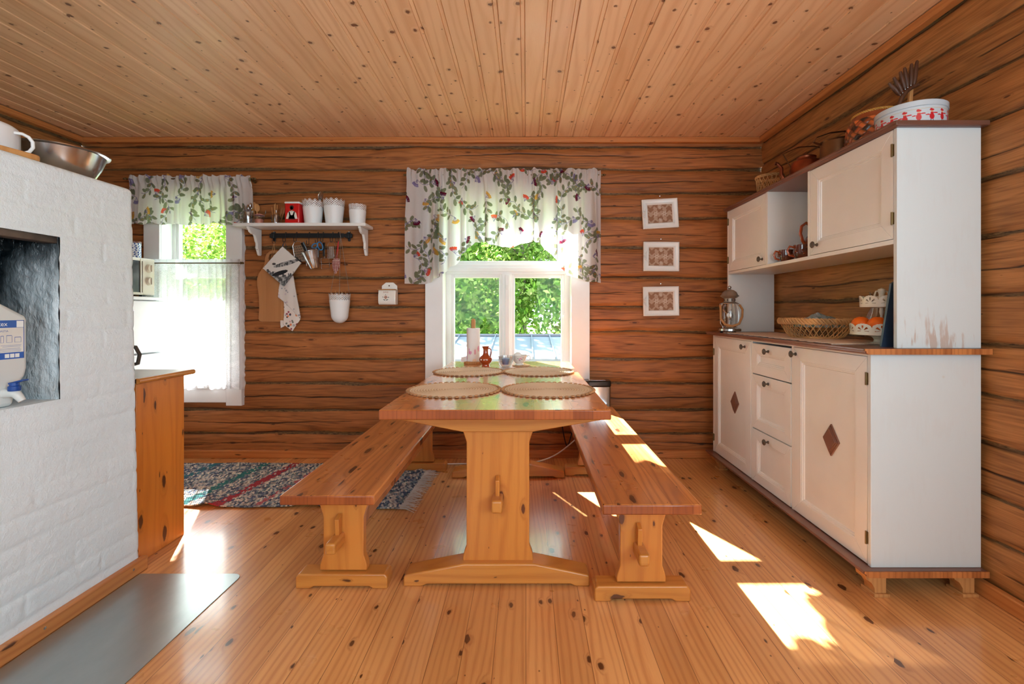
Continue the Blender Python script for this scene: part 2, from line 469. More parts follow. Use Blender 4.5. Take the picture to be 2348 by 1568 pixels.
M['rope'] = plain('hemp_rope', (176, 128, 82), 0.8, bumpy=0.5, bscale=300, var=0.15)
M['wicker'] = plain('pale_wicker', (196, 146, 92), 0.6, bumpy=0.2, bscale=150, var=0.2)
M['wickerdark'] = plain('brown_wicker', (150, 96, 56), 0.6, bumpy=0.2, bscale=150, var=0.3)
M['bark'] = plain('birch_bark_strip', (150, 70, 34), 0.3, coat=0.5, var=0.35)
M['pane'] = glass('window_glass', (0.97, 0.99, 0.98), 0.012)
M['clear'] = glass('clear_glass', (0.93, 0.95, 0.95), 0.16)
M['crystal'] = glass('cut_glass', (0.92, 0.95, 0.97), 0.30)
M['paint'] = painted('painted_enamel', 0.35, coat=0.3)
M['paintmatte'] = painted('printed_matte', 0.7, bumpy=0.1)
M['cloth'] = painted('printed_cotton', trans=0.5, alpha=0.03)
M['jute'] = painted('braided_jute', 0.9, bumpy=0.6, bscale=260)
M['rug'] = painted('rag_weave', 0.95, bumpy=0.5, bscale=160)
M['towel'] = painted('printed_towel', 0.9, bumpy=0.2, bscale=300)
M['gingham'] = painted('checked_cotton', 0.9)
M['stuffing'] = plain('pink_salt', (214, 130, 112), 0.8, bumpy=0.4, bscale=200)

def logmat(name, axis, light_c, dark_c):
    n = N(name); o = n.obj(); sx = n.xyz(o); a = sx[0 if axis == 'x' else 1]; c = sx[2]
    idx = n.attr('log')
    a = n.math('MULTIPLY_ADD', idx, 3.77, a)
    wn = n.n('ShaderNodeTexWhiteNoise', noise_dimensions='1D'); n.setin(wn.inputs['W'], n.math('ROUND', idx))
    kv = n.vec(n.math('DIVIDE', a, 0.34), n.math('DIVIDE', c, 0.10), 0.0)
    vo = n.n('ShaderNodeTexVoronoi', voronoi_dimensions='2D', feature='F1'); n.setin(vo.inputs['Vector'], kv); vo.inputs['Scale'].default_value = 1.0
    kd = vo.outputs['Distance']; kc = n.xyz(vo.outputs['Color'])
    kr = n.math('MULTIPLY_ADD', n.math('POWER', kc[0], 4.0), 0.075, -0.02)
    kmask = n.ramp(n.math('SUBTRACT', kd, kr), 0.0, 0.03, 1.0, 0.0)
    halo = n.ramp(n.math('DIVIDE', kd, n.math('MULTIPLY_ADD', n.math('MAXIMUM', kr, 0.0), 2.5, 0.001)), 0.0, 1.8, 1.0, 0.0)
    n1 = n.noise(n.vec(n.math('MULTIPLY', a, 0.8), n.math('MULTIPLY', c, 6.0), 0.0), 1.0, 3, 0.5)
    ph = n.math('ADD', n.math('MULTIPLY_ADD', c, 20, n.math('MULTIPLY', n1, 10.0)), n.math('MULTIPLY', halo, 1.5))
    rg = n.math('POWER', n.math('MULTIPLY_ADD', n.math('SINE', n.math('MULTIPLY', ph, 2 * PI)), 0.5, 0.5), 2.5)
    fine = n.noise(n.vec(n.math('MULTIPLY', a, 6.0), n.math('MULTIPLY', c, 160.0), 0.0), 1.0, 3)
    blot = n.noise(n.vec(n.math('MULTIPLY', a, 1.6), n.math('MULTIPLY', c, 7.0), 3.0), 1.0, 4, 0.6)
    f = n.math('ADD', n.math('MULTIPLY', rg, 0.30), n.math('ADD', n.math('MULTIPLY', n.math('SUBTRACT', fine, 0.42), 1.4), n.math('MULTIPLY', n.math('SUBTRACT', blot, 0.42), 1.25)), clamp=True)
    col = n.mix(f, rgba(light_c), rgba(dark_c))
    g = n.math('MULTIPLY_ADD', wn.outputs['Value'], 0.24, 0.87)
    col = n.mix(1.0, col, n.vec(g, g, g), 'MULTIPLY')
    col = n.mix(n.math('MULTIPLY', halo, 0.4), col, rgba([x * 0.7 for x in dark_c]))
    col = n.mix(n.math('MULTIPLY', kmask, 0.8), col, rgba((74, 40, 20)))
    # short drying cracks
    cn = n.noise(n.vec(n.math('MULTIPLY', a, 3.0), n.math('MULTIPLY', c, 75.0), 9.0), 1.0, 1)
    cr = n.ramp(cn, 0.31, 0.25, 0.0, 1.0)
    col = n.mix(n.math('MULTIPLY', cr, 0.55), col, rgba((58, 30, 16)))
    moss = n.mix(n.ramp(n.noise(n.vec(n.math('MULTIPLY', a, 30), n.math('MULTIPLY', c, 130), 0.0), 1.0, 4, 0.7), 0.35, 0.65), rgba((48, 34, 20)), rgba((128, 98, 62)))
    col = n.mix(n.attr('gap'), col, moss)
    col = n.mix(n.attr('crack'), col, rgba((26, 14, 8)))
    h = n.math('ADD', n.math('MULTIPLY', fine, 0.5), n.math('MULTIPLY', cr, -1.5))
    nor = n.bump(h, 0.35, 0.004)
    return n.done(n.bsdf(col, 0.55, 0, nor, 0.0, spec=0.3))
M['log_x'] = logmat('hewn_log_crosswise', 'x', (172, 107, 58), (100, 57, 27))
M['log_y'] = logmat('hewn_log_lengthwise', 'y', (178, 120, 68), (108, 66, 34))

# ================================================================ THE ROOM
YB, XR, XL, YF, ZC = 3.38, 1.708, -3.21, -1.40, 2.307
SB = YB / F_PX
GAPS = [300, 337, 388, 443, 500, 567, 636, 704, 762, 822, 879, 940, 993, 1047, 1090]
CRACKS = [358, 415, 473, 540, 602, 672, 735, 790, 850, 909, 968, 1018]
zG = sorted([HC - (y - VY) * SB for y in GAPS])
zK = sorted([HC - (y - VY) * SB for y in CRACKS])

def log_wall(name, axis, a0, a1, fixed, inward, gaps, cracks, seed, mat, holes=(), step=0.025):
    """hewn logs: displaced sheet, with holes snapped to the mesh lines"""
    A = list(np.arange(a0, a1, step)) + [a1]; Z = list(np.arange(0, ZC, 0.0042)) + [ZC]
    for (h0, h1, g0, g1) in holes:
        for L, vals in ((A, (h0, h1)), (Z, (g0, g1))):
            for v_ in vals:
                i = int(np.argmin([abs(q - v_) for q in L])); L[i] = v_
    A = np.array(A); Z = np.array(Z)
    AA, ZZ = np.meshgrid(A, Z, indexing='ij')
    gz = np.stack([g + 0.010 * snoise(A, seed + i, 0.35, 4) * (0.6) for i, g in enumerate(gaps)], 0)
    gw = np.stack([np.clip(0.0110 + 0.008 * snoise(A, seed + 50 + i, 0.5, 4), 0.0025, 0.02) for i, g in enumerate(gaps)], 0)
    gap = np.zeros_like(AA); bul = np.zeros_like(AA); idx = np.zeros_like(AA)
    for i in range(len(gaps)):
        d = np.abs(ZZ - gz[i][:, None])
        gap = np.maximum(gap, 1 - sstep(0, 1, (d - gw[i][:, None] * 0.6) / 0.004))
        bul = np.maximum(bul, np.exp(-(d / (gw[i][:, None] + 0.012)) ** 2))
        idx += (ZZ > gz[i][:, None])
    crack = np.zeros_like(AA)
    for i, k in enumerate(cracks):
        kz = k + 0.012 * snoise(A, seed + 90 + i, 0.3, 5)
        kw = np.clip(0.0045 + 0.0045 * snoise(A, seed + 130 + i, 0.45, 4), 0.0, 0.0095)
        d = np.abs(ZZ - kz[:, None])
        crack = np.maximum(crack, (1 - sstep(0, 1, d / (kw[:, None] + 1e-4))) * (kw[:, None] > 0.0006))
    # thin black opening in the joints
    for i in range(len(gaps)):
        off = gw[i] * 0.55 * np.sign(snoise(A, seed + 200 + i, 0.2, 2))
        kw = np.clip(0.0040 + 0.0040 * snoise(A, seed + 230 + i, 0.5, 4), 0.0, 0.0085)
        d = np.abs(ZZ - (gz[i] + off)[:, None])
        crack = np.maximum(crack, (1 - sstep(0, 1, d / (kw[:, None] + 1e-4))) * (kw[:, None] > 0.0006))
    disp = -0.014 * bul - 0.006 * crack + 0.0022 * snoise2(AA, ZZ * 3, seed + 300, 0.8, 4)
    if axis == 'x':
        Pn = np.stack([AA, fixed + inward * disp, ZZ], -1)
    else:
        Pn = np.stack([fixed + inward * disp, AA, ZZ], -1)
    keep = np.ones((len(A) - 1, len(Z) - 1), bool)
    ca = (A[1:] + A[:-1]) / 2; cz = (Z[1:] + Z[:-1]) / 2
    for (h0, h1, g0, g1) in holes:
        keep &= ~(((ca > h0) & (ca < h1))[:, None] & ((cz > g0) & (cz < g1))[None, :])
    return grid(name, Pn, mat, attrs={'gap': gap * (1 - crack), 'crack': crack, 'log': idx}, keep=keep, kind='structure')

WIN = {1: dict(o=(-0.600, 0.330, 0.52, 1.87)), 2: dict(o=(-2.633, -2.148, 0.52, 1.87))}
log_wall('wall_back', 'x', XL - 0.02, XR + 0.02, YB, -1, zG, zK, 3, M['log_x'], holes=[WIN[1]['o'], WIN[2]['o']])
log_wall('wall_right', 'y', YF, YB + 0.01, XR, -1, [g + 0.03 for g in zG], [k + 0.02 for k in zK][::2], 1403, M['log_y'], holes=[(-1.15, -0.15, 0.80, 1.90)])
log_wall('wall_left', 'y', YF, YB + 0.01, XL, 1, [g + 0.015 for g in zG], [k for k in zK][::2], 2203, M['log_y'], step=0.04)

# wall behind the photographer with two window openings
b = MB()
for (x0, x1, z0, z1) in ((XL, -1.5, 0, ZC), (-1.5, -0.4, 0, 0.7), (-1.5, -0.4, 2.0, ZC), (-0.4, 0.2, 0, ZC), (0.2, 1.3, 0, 0.7), (0.2, 1.3, 2.0, ZC), (1.3, XR, 0, ZC)):
    b.box(x0, x1, YF - 0.12, YF, z0, z1)
b.build('wall_front', M['log_x'], kind='structure', smooth=0)

# floor
MB().box(XL - 0.1, XR + 0.1, YF - 0.1, YB + 0.15, -0.05, 0).build('floor', M['floor'], smooth=0, kind='structure')

# panelled ceiling: one profile swept along the room
prof = []
x = -0.116 - 0.1131 * 30
while x < XR + 0.1:
    prof += [(x, 0.0), (x + 0.090, 0.0), (x + 0.0915, 0.006), (x + 0.0940, 0.0035), (x + 0.1090, 0.0035), (x + 0.1116, 0.007)]
    x += 0.1131
prof = [p for p in prof if p[0] > XL - 0.1]
b = MB()
n_ = len(prof)
vs = [(p[0], YF - 0.1, ZC + p[1]) for p in prof] + [(p[0], YB + 0.02, ZC + p[1]) for p in prof]
b.add(vs, [(i, i + 1, n_ + i + 1, n_ + i) for i in range(n_ - 1)])
b.box(XL - 0.1, XR + 0.1, YF - 0.1, YB + 0.15, ZC + 0.03, ZC + 0.06)
b.build('ceiling', M['ceiling'], smooth=0, recalc=False, kind='structure')

# trims under the ceiling and boards at the floor
def bar(name, x0, x1, y0, y1, z0, z1, mat, bev=0.004):
    return MB().box(x0, x1, y0, y1, z0, z1).build(name, mat, bevel=bev, kind='structure')
bar('trim_1', XL, XR, YB - 0.034, YB + 0.005, ZC - 0.040, ZC - 0.001, M['trimwood'])
bar('trim_2', XR - 0.034, XR + 0.005, YF, YB - 0.034, ZC - 0.040, ZC - 0.001, M['trimwood_y'])
bar('trim_3', XL - 0.005, XL + 0.034, YF, YB - 0.034, ZC - 0.040, ZC - 0.001, M['trimwood_y'])
bar('baseboard_back', XL, XR, YB - 0.032, YB, 0.0, 0.055, M['trimwood'])
bar('baseboard_right', XR - 0.028, XR, YF, YB - 0.032, 0.0, 0.055, M['trimwood_y'])
bar('baseboard_left', XL, XL + 0.028, YF, YB - 0.032, 0.0, 0.055, M['trimwood_y'])

# ---------------------------------------------------------------- windows
def frame4(mb, x0, x1, z0, z1, wd, y0, y1, wl=None, wr=None, wb=None, wt=None):
    wl = wd if wl is None else wl; wr = wd if wr is None else wr; wb = wd if wb is None else wb; wt = wd if wt is None else wt
    mb.box(x0, x0 + wl, y0, y1, z0, z1); mb.box(x1 - wr, x1, y0, y1, z0, z1)
    mb.box(x0 + wl, x1 - wr, y0, y1, z0, z0 + wb); mb.box(x0 + wl, x1 - wr, y0, y1, z1 - wt, z1)
def window(idx, outer, op, upper, lowers, zpost):
    w_ = thing('window_%d' % idx, None, None, ((op[0] + op[1]) / 2, 3.45, op[2]), kind='structure')
    (x0, x1, z0, z1) = op; (X0, X1, Z0, Z1) = outer
    b = MB()                                                         # casing boards on the logs
    b.box(X0, x0 + 0.004, 3.345, 3.40, Z0, Z1); b.box(x1 - 0.004, X1, 3.345, 3.40, Z0, Z1)
    b.box(x0 + 0.004, x1 - 0.004, 3.35, 3.40, z1 - 0.004, Z1)
    b.box(x0 + 0.004, x1 - 0.004, 3.352, 3.40, Z0 + 0.022, z0 + 0.004)
    b.build('casing', M['casing'], w_, bevel=0.003)
    b = MB()                                                         # lining of the opening
    b.box(x0 - 0.02, x0 + 0.006, 3.36, 3.56, z0 - 0.02, z1 + 0.02); b.box(x1 - 0.006, x1 + 0.02, 3.36, 3.56, z0 - 0.02, z1 + 0.02)
    b.box(x0, x1, 3.36, 3.56, z1 - 0.006, z1 + 0.02)
    b.box(x0, x1, 3.34, 3.56, z0 - 0.02, z0 + 0.010)
    b.build('jamb', M['casing'], w_, bevel=0.002)
    for (sx0, sx1, sz0, sz1) in [upper] + lowers:                     # glass areas: a sash around each
        s_ = MB()
        fr = 0.026
        frame4(s_, sx0 - fr, sx1 + fr, sz0 - fr, sz1 + fr, fr, 3.478, 3.518)
        frame4(s_, sx0 - 0.006, sx1 + 0.006, sz0 - 0.006, sz1 + 0.006, 0.008, 3.486, 3.512)
        so = s_.build('sash', M['casing'], w_, bevel=0.003)
        MB().box(sx0, sx1, 3.498, 3.502, sz0, sz1).build('pane', M['pane'], so, smooth=0)
    f = MB()                                                         # fixed frame and posts between sashes
    us = upper
    f.box(x0, x1, 3.47, 3.53, us[3] + 0.02, z1); f.box(x0, x1, 3.466, 3.53, lowers[0][3] + 0.024, us[2] - 0.024)
    f.box(x0, x1, 3.458, 3.50, (lowers[0][3] + us[2]) / 2 - 0.018, (lowers[0][3] + us[2]) / 2 + 0.012)
    f.box(x0, x1, 3.47, 3.53, z0, lowers[0][2] - 0.022)
    f.box(x0, us[0] - 0.02, 3.47, 3.53, z0, z1); f.box(us[1] + 0.02, x1, 3.47, 3.53, z0, z1)
    if zpost:
        xa, xb = lowers[0][1] + 0.022, lowers[1][0] - 0.022
        f.box(xa, xb, 3.466, 3.53, z0, lowers[0][3] + 0.03)
        f.box((xa + xb) / 2 - 0.012, (xa + xb) / 2 + 0.020, 3.452, 3.47, z0, lowers[0][3] + 0.02)
    f.build('frame', M['casing'], w_, bevel=0.003)
    if zpost:                                                        # catches on the sashes
        h = MB()
        for z_ in (1.13, 1.02):
            h.box(lowers[1][1] + 0.004, lowers[1][1] + 0.024, 3.468, 3.482, z_ - 0.022, z_ + 0.022)
            h.tube([(lowers[1][1] + 0.014, 3.468, z_), (lowers[1][1] + 0.014, 3.452, z_), (lowers[1][1] + 0.014, 3.452, z_ - 0.03)], 0.004, 8)
        h.box(lowers[0][1] + 0.05, lowers[0][1] + 0.066, 3.446, 3.456, 1.215, 1.25)
        h.build('catch', M['white'], w_, bevel=0.002)
    return w_
window(1, (-0.723, 0.457, 0.377, 1.96), WIN[1]['o'], (-0.535, 0.265, 1.428, 1.802), [(-0.535, -0.1995, 0.60, 1.305), (-0.085, 0.265, 0.60, 1.305)], True)
window(2, (-2.743, -2.038, 0.377, 1.96), WIN[2]['o'], (-2.587, -2.20, 1.428, 1.802), [(-2.587, -2.20, 0.60, 1.305)], False)

# ================================================================ OUTSIDE
n = N('meadow'); o_ = n.obj()
M['grass'] = n.done(n.bsdf(n.mix(n.noise(o_, 2.5, 4), rgba((120, 160, 70)), rgba((170, 190, 100))), 0.9))
n = N('leaf')
vv = n.attr('paint', True)
d_ = n.n('ShaderNodeBsdfDiffuse'); n.setin(d_.inputs[0], vv); t_ = n.n('ShaderNodeBsdfTranslucent'); n.setin(t_.inputs[0], vv)
mx = n.n('ShaderNodeMixShader'); mx.inputs[0].default_value = 0.45
n.t.links.new(d_.outputs[0], mx.inputs[1]); n.t.links.new(t_.outputs[0], mx.inputs[2])
M['leaf'] = n.done(mx.outputs[0])
M['barkgrey'] = plain('grey_bark', (120, 112, 104), 0.9, bumpy=0.5, bscale=12, var=0.2)
n = N('galvanised_roof'); o_ = n.obj()
M['roofmetal'] = n.done(n.bsdf(n.mix(n.noise(o_, 1.2, 3), rgba((84, 96, 112)), rgba((112, 122, 136))), 0.45, 0.2))
M['boards'] = plain('grey_boards', (150, 140, 130), 0.9)
MB().box(-60, 60, 3.7, 90, -1.05, -1.0).build('ground', M['grass'], smooth=0, kind='structure')

def leaf_cloud(centers, radii, count, size, cols, seed, droop=0.0):
    r = np.random.RandomState(seed); k = r.randint(len(centers), size=count)
    v = r.normal(size=(count, 3)); v /= np.linalg.norm(v, axis=1)[:, None]
    v *= (r.rand(count, 1) ** 0.4)
    p = np.array(centers)[k] + v * np.array(radii)[k]
    p[:, 2] -= droop * r.rand(count) ** 2
    t = r.normal(size=(count, 3)); t /= np.linalg.norm(t, axis=1)[:, None]
    q = np.cross(t, r.normal(size=(count, 3))); q /= np.linalg.norm(q, axis=1)[:, None]
    s = size * (0.6 + 0.8 * r.rand(count, 1))
    V = np.stack([p - t * s, p - q * s * 0.55, p + t * s, p + q * s * 0.55], 1)
    c = np.array(cols, float)[r.randint(len(cols), size=count)] * (0.60 + 0.30 * r.rand(count, 1))
    return V, np.repeat(c[:, None, :], 4, 1)
def foliage(name, V, Cc, parent):
    off = np.array(world_off(parent)); n4 = len(V) * 4
    me = bpy.data.meshes.new(name)
    me.vertices.add(n4); me.vertices.foreach_set('co', (V.reshape(-1, 3) - off).astype(np.float32).ravel())
    me.loops.add(n4); me.loops.foreach_set('vertex_index', np.arange(n4, dtype=np.int32))
    me.polygons.add(len(V)); me.polygons.foreach_set('loop_start', np.arange(0, n4, 4, dtype=np.int32))
    me.update(calc_edges=True)
    a = me.color_attributes.new('paint', 'FLOAT_COLOR', 'POINT')
    c = np.ones((n4, 4), np.float32); c[:, :3] = linA(Cc.reshape(-1, 3)); a.data.foreach_set('color', c.ravel())
    return link_mesh(name, me, M['leaf'], parent, (0, 0, 0))
GREENS = [(150, 190, 80), (120, 168, 66), (176, 206, 110), (96, 140, 56), (196, 214, 130)]
def tree(name, label, x, y, h, cr, seed, leaves, size=0.07, droop=0.8, low=0.3, cols=GREENS, cat='tree', group=None):
    r = random.Random(seed)
    t = thing(name, label, cat, (x, y, -1.0), group)
    tr = MB()
    pts = [(x + 0.25 * math.sin(k * 0.9 + seed) * k / 8, y, -1.0 + h * 0.93 * k / 8) for k in range(9)]
    tr.tube(pts, [0.11 * (1 - k / 9.5) * h / 7 + 0.01 for k in range(9)], 8)
    cs, rd = [], []
    for k in range(16):
        f = low + (0.95 - low) * k / 15
        a = r.random() * 2 * PI; L = cr * (1.15 - f * 0.75) * (0.6 + 0.4 * r.random())
        z = -1.0 + h * f; i = min(8, int(f * 8))
        e = (x + L * math.cos(a), y + L * math.sin(a), z + L * 0.35)
        mid = ((pts[i][0] + e[0]) / 2, (pts[i][1] + e[1]) / 2, z + L * 0.3)
        tr.tube([(pts[i][0], y, z - 0.1), mid, e], [0.045 * h / 7, 0.025 * h / 7, 0.008], 6)
        cs.append(((e[0] + mid[0]) / 2, (e[1] + mid[1]) / 2, e[2])); rd.append((cr * 0.42, cr * 0.42, cr * 0.36))
    for k in range(6):
        cs.append((x + r.uniform(-.4, .4) * cr, y + r.uniform(-.4, .4) * cr, -1.0 + h * r.uniform(low + .1, 0.95))); rd.append((cr * 0.5, cr * 0.5, cr * 0.45))
    tr.build('trunk', M['barkgrey'], t)
    V, Cc = leaf_cloud(cs, rd, leaves, size, cols, seed, droop)
    foliage('foliage', V, Cc, t)
    return t
tree('birch_tree', 'drooping birch tree behind the left pane of the middle window', -2.6, 12.5, 6.2, 2.3, 1, 16000, 0.085, 1.4, 0.12)
tree('birch_tree', 'birch tree with grey forked trunk behind the right pane of the middle window', -0.10, 13.6, 6.6, 1.7, 5, 9000, 0.08, 0.9, 0.22)
tree('birch_tree', 'pale green tree at the right edge of the middle window', 2.2, 15.8, 5.4, 2.0, 9, 9000, 0.085, 0.6, 0.2, cols=[(190, 208, 120), (214, 190, 140), (160, 196, 90)])
tree('spruce_tree', 'tall tree farther away between the two nearer birches', -2.4, 20.5, 7.4, 4.2, 13, 22000, 0.12, 0.8, 0.08)
t = thing('sun_blocking_pine', 'tall pine added beyond the view, its crown shaped to shade the left panes', 'tree', (-5.8, 12.5, -1.0))  # added out of view to block sun; crown clumps shaped for that
b = MB(); b.tube([(-5.8, 12.5, -1.0 + 1.35 * k) for k in range(9)], [.17 - .017 * k for k in range(9)], 8)
for e_ in ((-4.9, 12.5, 8.5), (-4.95, 12.4, 9.2), (-6.8, 12.5, 9.5)): b.tube([(-5.8, 12.5, e_[2] - .5), ((-5.8 + e_[0]) / 2, 12.5, e_[2] - .2), e_], [.06, .04, .01], 6)
b.build('trunk', M['barkgrey'], t)
V, Cc = leaf_cloud([(-4.98, 12.5, 8.55), (-4.98, 12.5, 9.15), (-6.72, 12.5, 9.55), (-5.8, 12.5, 10.2)], [(.40, .4, .55), (.40, .4, .55), (.42, .5, .40), (.7, .6, .7)], 9000, 0.09, [(96, 130, 70), (80, 116, 60)], 31)
foliage('foliage', V, Cc, t)
tree('leafy_bush', 'round bright bush seen through the left window', -6.2, 9.6, 4.4, 2.0, 21, 9000, 0.055, 0.2, 0.1, cat='bush', cols=[(160, 196, 84), (120, 166, 60), (200, 214, 120), (186, 200, 104)])
tree('leafy_bush', 'taller bush behind the round one outside the left window', -9.4, 12.5, 5.4, 2.6, 25, 9000, 0.07, 0.2, 0.1, cat='bush')

sh = thing('shed', 'low shed with pale seamed sheet metal roof outside the middle window', 'shed', (0, 6.8, -1.0))
r_ = MB()
ye, ze, yr, zr = 6.0, 0.445, 7.6, 0.66
r_.add([(-3.2, ye, ze), (3.2, ye, ze), (3.2, yr, zr), (-3.2, yr, zr), (-3.2, ye, ze - .03), (3.2, ye, ze - .03), (3.2, yr, zr - .03), (-3.2, yr, zr - .03)],
       [(0, 1, 2, 3), (7, 6, 5, 4), (0, 4, 5, 1), (2, 6, 7, 3), (0, 3, 7, 4), (1, 5, 6, 2)])
r_.add([(-3.2, yr, zr), (3.2, yr, zr), (3.2, 9.2, ze), (-3.2, 9.2, ze), (-3.2, yr, zr - .03), (3.2, yr, zr - .03), (3.2, 9.2, ze - .03), (-3.2, 9.2, ze - .03)],
       [(0, 1, 2, 3), (7, 6, 5, 4), (0, 4, 5, 1), (2, 6, 7, 3), (0, 3, 7, 4), (1, 5, 6, 2)])
r_.build('roof', M['roofmetal'], sh, smooth=0)
sm = MB()
for k in range(22):
    xx = -3.1 + k * 0.29
    sm.prism([(ye - 0.01, ze), (yr, zr), (yr, zr + 0.03), (ye - 0.01, ze + 0.03)], 'x', xx - 0.008, xx + 0.008)
sm.box(-3.2, 3.2, yr - 0.05, yr + 0.05, zr, zr + 0.03)
sm.build('roof_seams', M['roofmetal'], sh, smooth=0)
MB().box(-3.0, 3.0, 6.2, 9.0, -1.0, 0.44).build('walls', M['boards'], sh, smooth=0)

# ================================================================ TABLE AND BENCHES
def trestle(root, cx, y, wt, wn, ztop, zbot, zt, flip=1):
    """upright plank with shouldered top and foot"""
    p = [(-wt, zt), (-wt, ztop + 0.012), (-wt + 0.004, ztop), (-wn, ztop - 0.030), (-wn, zbot + 0.030), (-wt + 0.004, zbot + 0.004), (-wt, zbot - 0.012), (-wt, zbot - 0.03)]
    poly = [(cx + a, c) for a, c in p] + [(cx - a, c) for a, c in p[::-1]]
    return MB().prism(poly, 'y', y, y + 0.034).build('leg', M['legwood'], root, bevel=0.003)
def wedge(root, cx, yf, yp, zc, hw, hh):
    s_ = MB().box(cx - hw, cx + hw, yf, yp + 0.01, zc - hh, zc + hh).build('tenon', M['footwood'], root, bevel=0.008, seg=3)
    ym = yp - 0.012
    MB().add([(cx - 0.008, ym - 0.012, zc - hh - 0.014), (cx + 0.008, ym - 0.012, zc - hh - 0.014), (cx + 0.008, ym + 0.010, zc - hh - 0.014), (cx - 0.008, ym + 0.010, zc - hh - 0.014),
              (cx - 0.008, ym - 0.022, zc + hh + 0.06), (cx + 0.008, ym - 0.022, zc + hh + 0.06), (cx + 0.008, ym + 0.010, zc + hh + 0.072), (cx - 0.008, ym + 0.010, zc + hh + 0.072)],
             [(0, 3, 2, 1), (4, 5, 6, 7), (0, 1, 5, 4), (1, 2, 6, 5), (2, 3, 7, 6), (3, 0, 4, 7)]).build('wedge', M['legwood'], root, bevel=0.002)

t = thing('dining_table', 'long varnished pine trestle table in front of the middle window', 'table', (-0.1075, 2.41, 0))
def plank_top(name, x0, x1, y0, y1, z0, z1, mat, root, bev):
    m = MB().box(x0, x1, y0, y1, z0, z1); m.mi[2] = 1; m.mi[4] = 1
    return m.build(name, [mat, M['endgrain']], root, bevel=bev)
plank_top('tabletop', -0.511, 0.296, 1.617, 3.20, 0.675, 0.710, M['table'], t, 0.004)
for yf, ypan, yc in ((1.783, 1.812, 1.78), (2.947, 2.975, 2.955)):
    c0 = -0.109
    MB().prism([(c0 - .365, .675), (c0 - .365, .637), (c0 - .135, .592), (c0 + .135, .592), (c0 + .365 + .03, .637), (c0 + .395, .675)], 'y', yc, yc + 0.075).build('cleat', M['footwood'], t, bevel=0.003)
    trestle(t, c0, ypan, 0.136, 0.122, 0.575, 0.112, 0.60)
    MB().prism([(c0 - .36, 0), (c0 - .36, .036), (c0 - .35, .044), (c0 - .128, .0865), (c0 + .142, .0865), (c0 + .345, .044), (c0 + .353, .036), (c0 + .353, 0), (c0 + .30, 0), (c0 + .28, .009), (c0 - .27, .009), (c0 - .29, 0)], 'y', yf, yf + 0.092).build('foot', M['footwood'], t, bevel=0.006, seg=3)
MB().box(c0 - 0.019, c0 + 0.019, 1.84, 2.98, 0.285, 0.365).build('stretcher', M['bench'], t, bevel=0.003)
wedge(t, c0, 1.735, 1.812, 0.322, 0.0205, 0.024)

def bench(cx, y0, label):
    L = 1.63
    t = thing('bench', label, 'bench', (cx, y0 + L / 2, 0), 'pine benches along the table')
    plank_top('seat', cx - .1665, cx + .1665, y0, y0 + L, 0.370, 0.405, M['bench'], t, 0.005)
    for k, yf in enumerate((y0 + 0.13, y0 + L - 0.205)):
        MB().prism([(cx - .06, .37), (cx - .14, .37), (cx - .14, .36), (cx - .05, .335), (cx + .05, .335), (cx + .14, .36), (cx + .14, .37)], 'y', yf + .01, yf + .065).build('cleat', M['footwood'], t, bevel=0.002)
        trestle(t, cx, yf + 0.02, 0.090, 0.077, 0.295, 0.090, 0.345)
        MB().prism([(cx - .174, 0), (cx - .174, .044), (cx - .163, .056), (cx + .163, .056), (cx + .174, .044), (cx + .174, 0), (cx + .12, 0), (cx + .105, .009), (cx - .105, .009), (cx - .12, 0)], 'y', yf, yf + 0.075).build('foot', M['footwood'], t, bevel=0.005, seg=3)
    MB().box(cx - .016, cx + .016, y0 + .18, y0 + L - .19, 0.15, 0.225).build('stretcher', M['bench'], t, bevel=0.003)
    wedge(t, cx - 0.012, y0 + 0.055, y0 + 0.15, 0.187, 0.0185, 0.021)
    return t
bench(-0.700, 1.638, 'pine bench left of the table, over the end of the rag rug')
bench(0.423, 1.560, 'pine bench right of the table, with sun patches on its seat')

# ================================================================ PAINTED DRESSER (right)
XFc, Y0c, Y1c, XBc = 1.279, 1.730, 3.190, 1.688
def panel_door(root, name, y0, y1, z0, z1, fw, xf, part_label=None, th=0.018):
    """framed door facing -x: four mitred members, a moulding and a sunk panel"""
    t = MB()
    o4 = [(y0, z0), (y1, z0), (y1, z1), (y0, z1)]; i4 = [(y0 + fw, z0 + fw), (y1 - fw, z0 + fw), (y1 - fw, z1 - fw), (y0 + fw, z1 - fw)]
    for k in range(4):
        a, b_, c, d = o4[k], o4[(k + 1) % 4], i4[(k + 1) % 4], i4[k]
        t.prism([a, b_, c, d], 'x', xf, xf + th)
    d_ = t.build(name, M['white'], root, bevel=0.0012, seg=1)
    m = MB()
    def rect(i): return [(y0 + i, z0 + i), (y1 - i, z0 + i), (y1 - i, z1 - i), (y0 + i, z1 - i)]
    steps = [(fw - 0.001, xf + 0.002), (fw + 0.006, xf + 0.002), (fw + 0.008, xf + 0.006), (fw + 0.013, xf + 0.006), (fw + 0.016, xf + 0.011)]
    vs = []
    for i, xx in steps: vs += [(xx, p[0], p[1]) for p in rect(i)]
    fs = [(4 * k + j, 4 * k + (j + 1) % 4, 4 * k + 4 + (j + 1) % 4, 4 * k + 4 + j) for k in range(len(steps) - 1) for j in range(4)]
    L4 = 4 * (len(steps) - 1); fs.append((L4, L4 + 1, L4 + 2, L4 + 3))
    m.add(vs, fs)
    i = fw - 0.001
    r4 = rect(i); m.add([(xf + th - 0.001, p[0], p[1]) for p in r4], [(3, 2, 1, 0)])
    m.build('panel', M['white'], d_, smooth=20)
    return d_
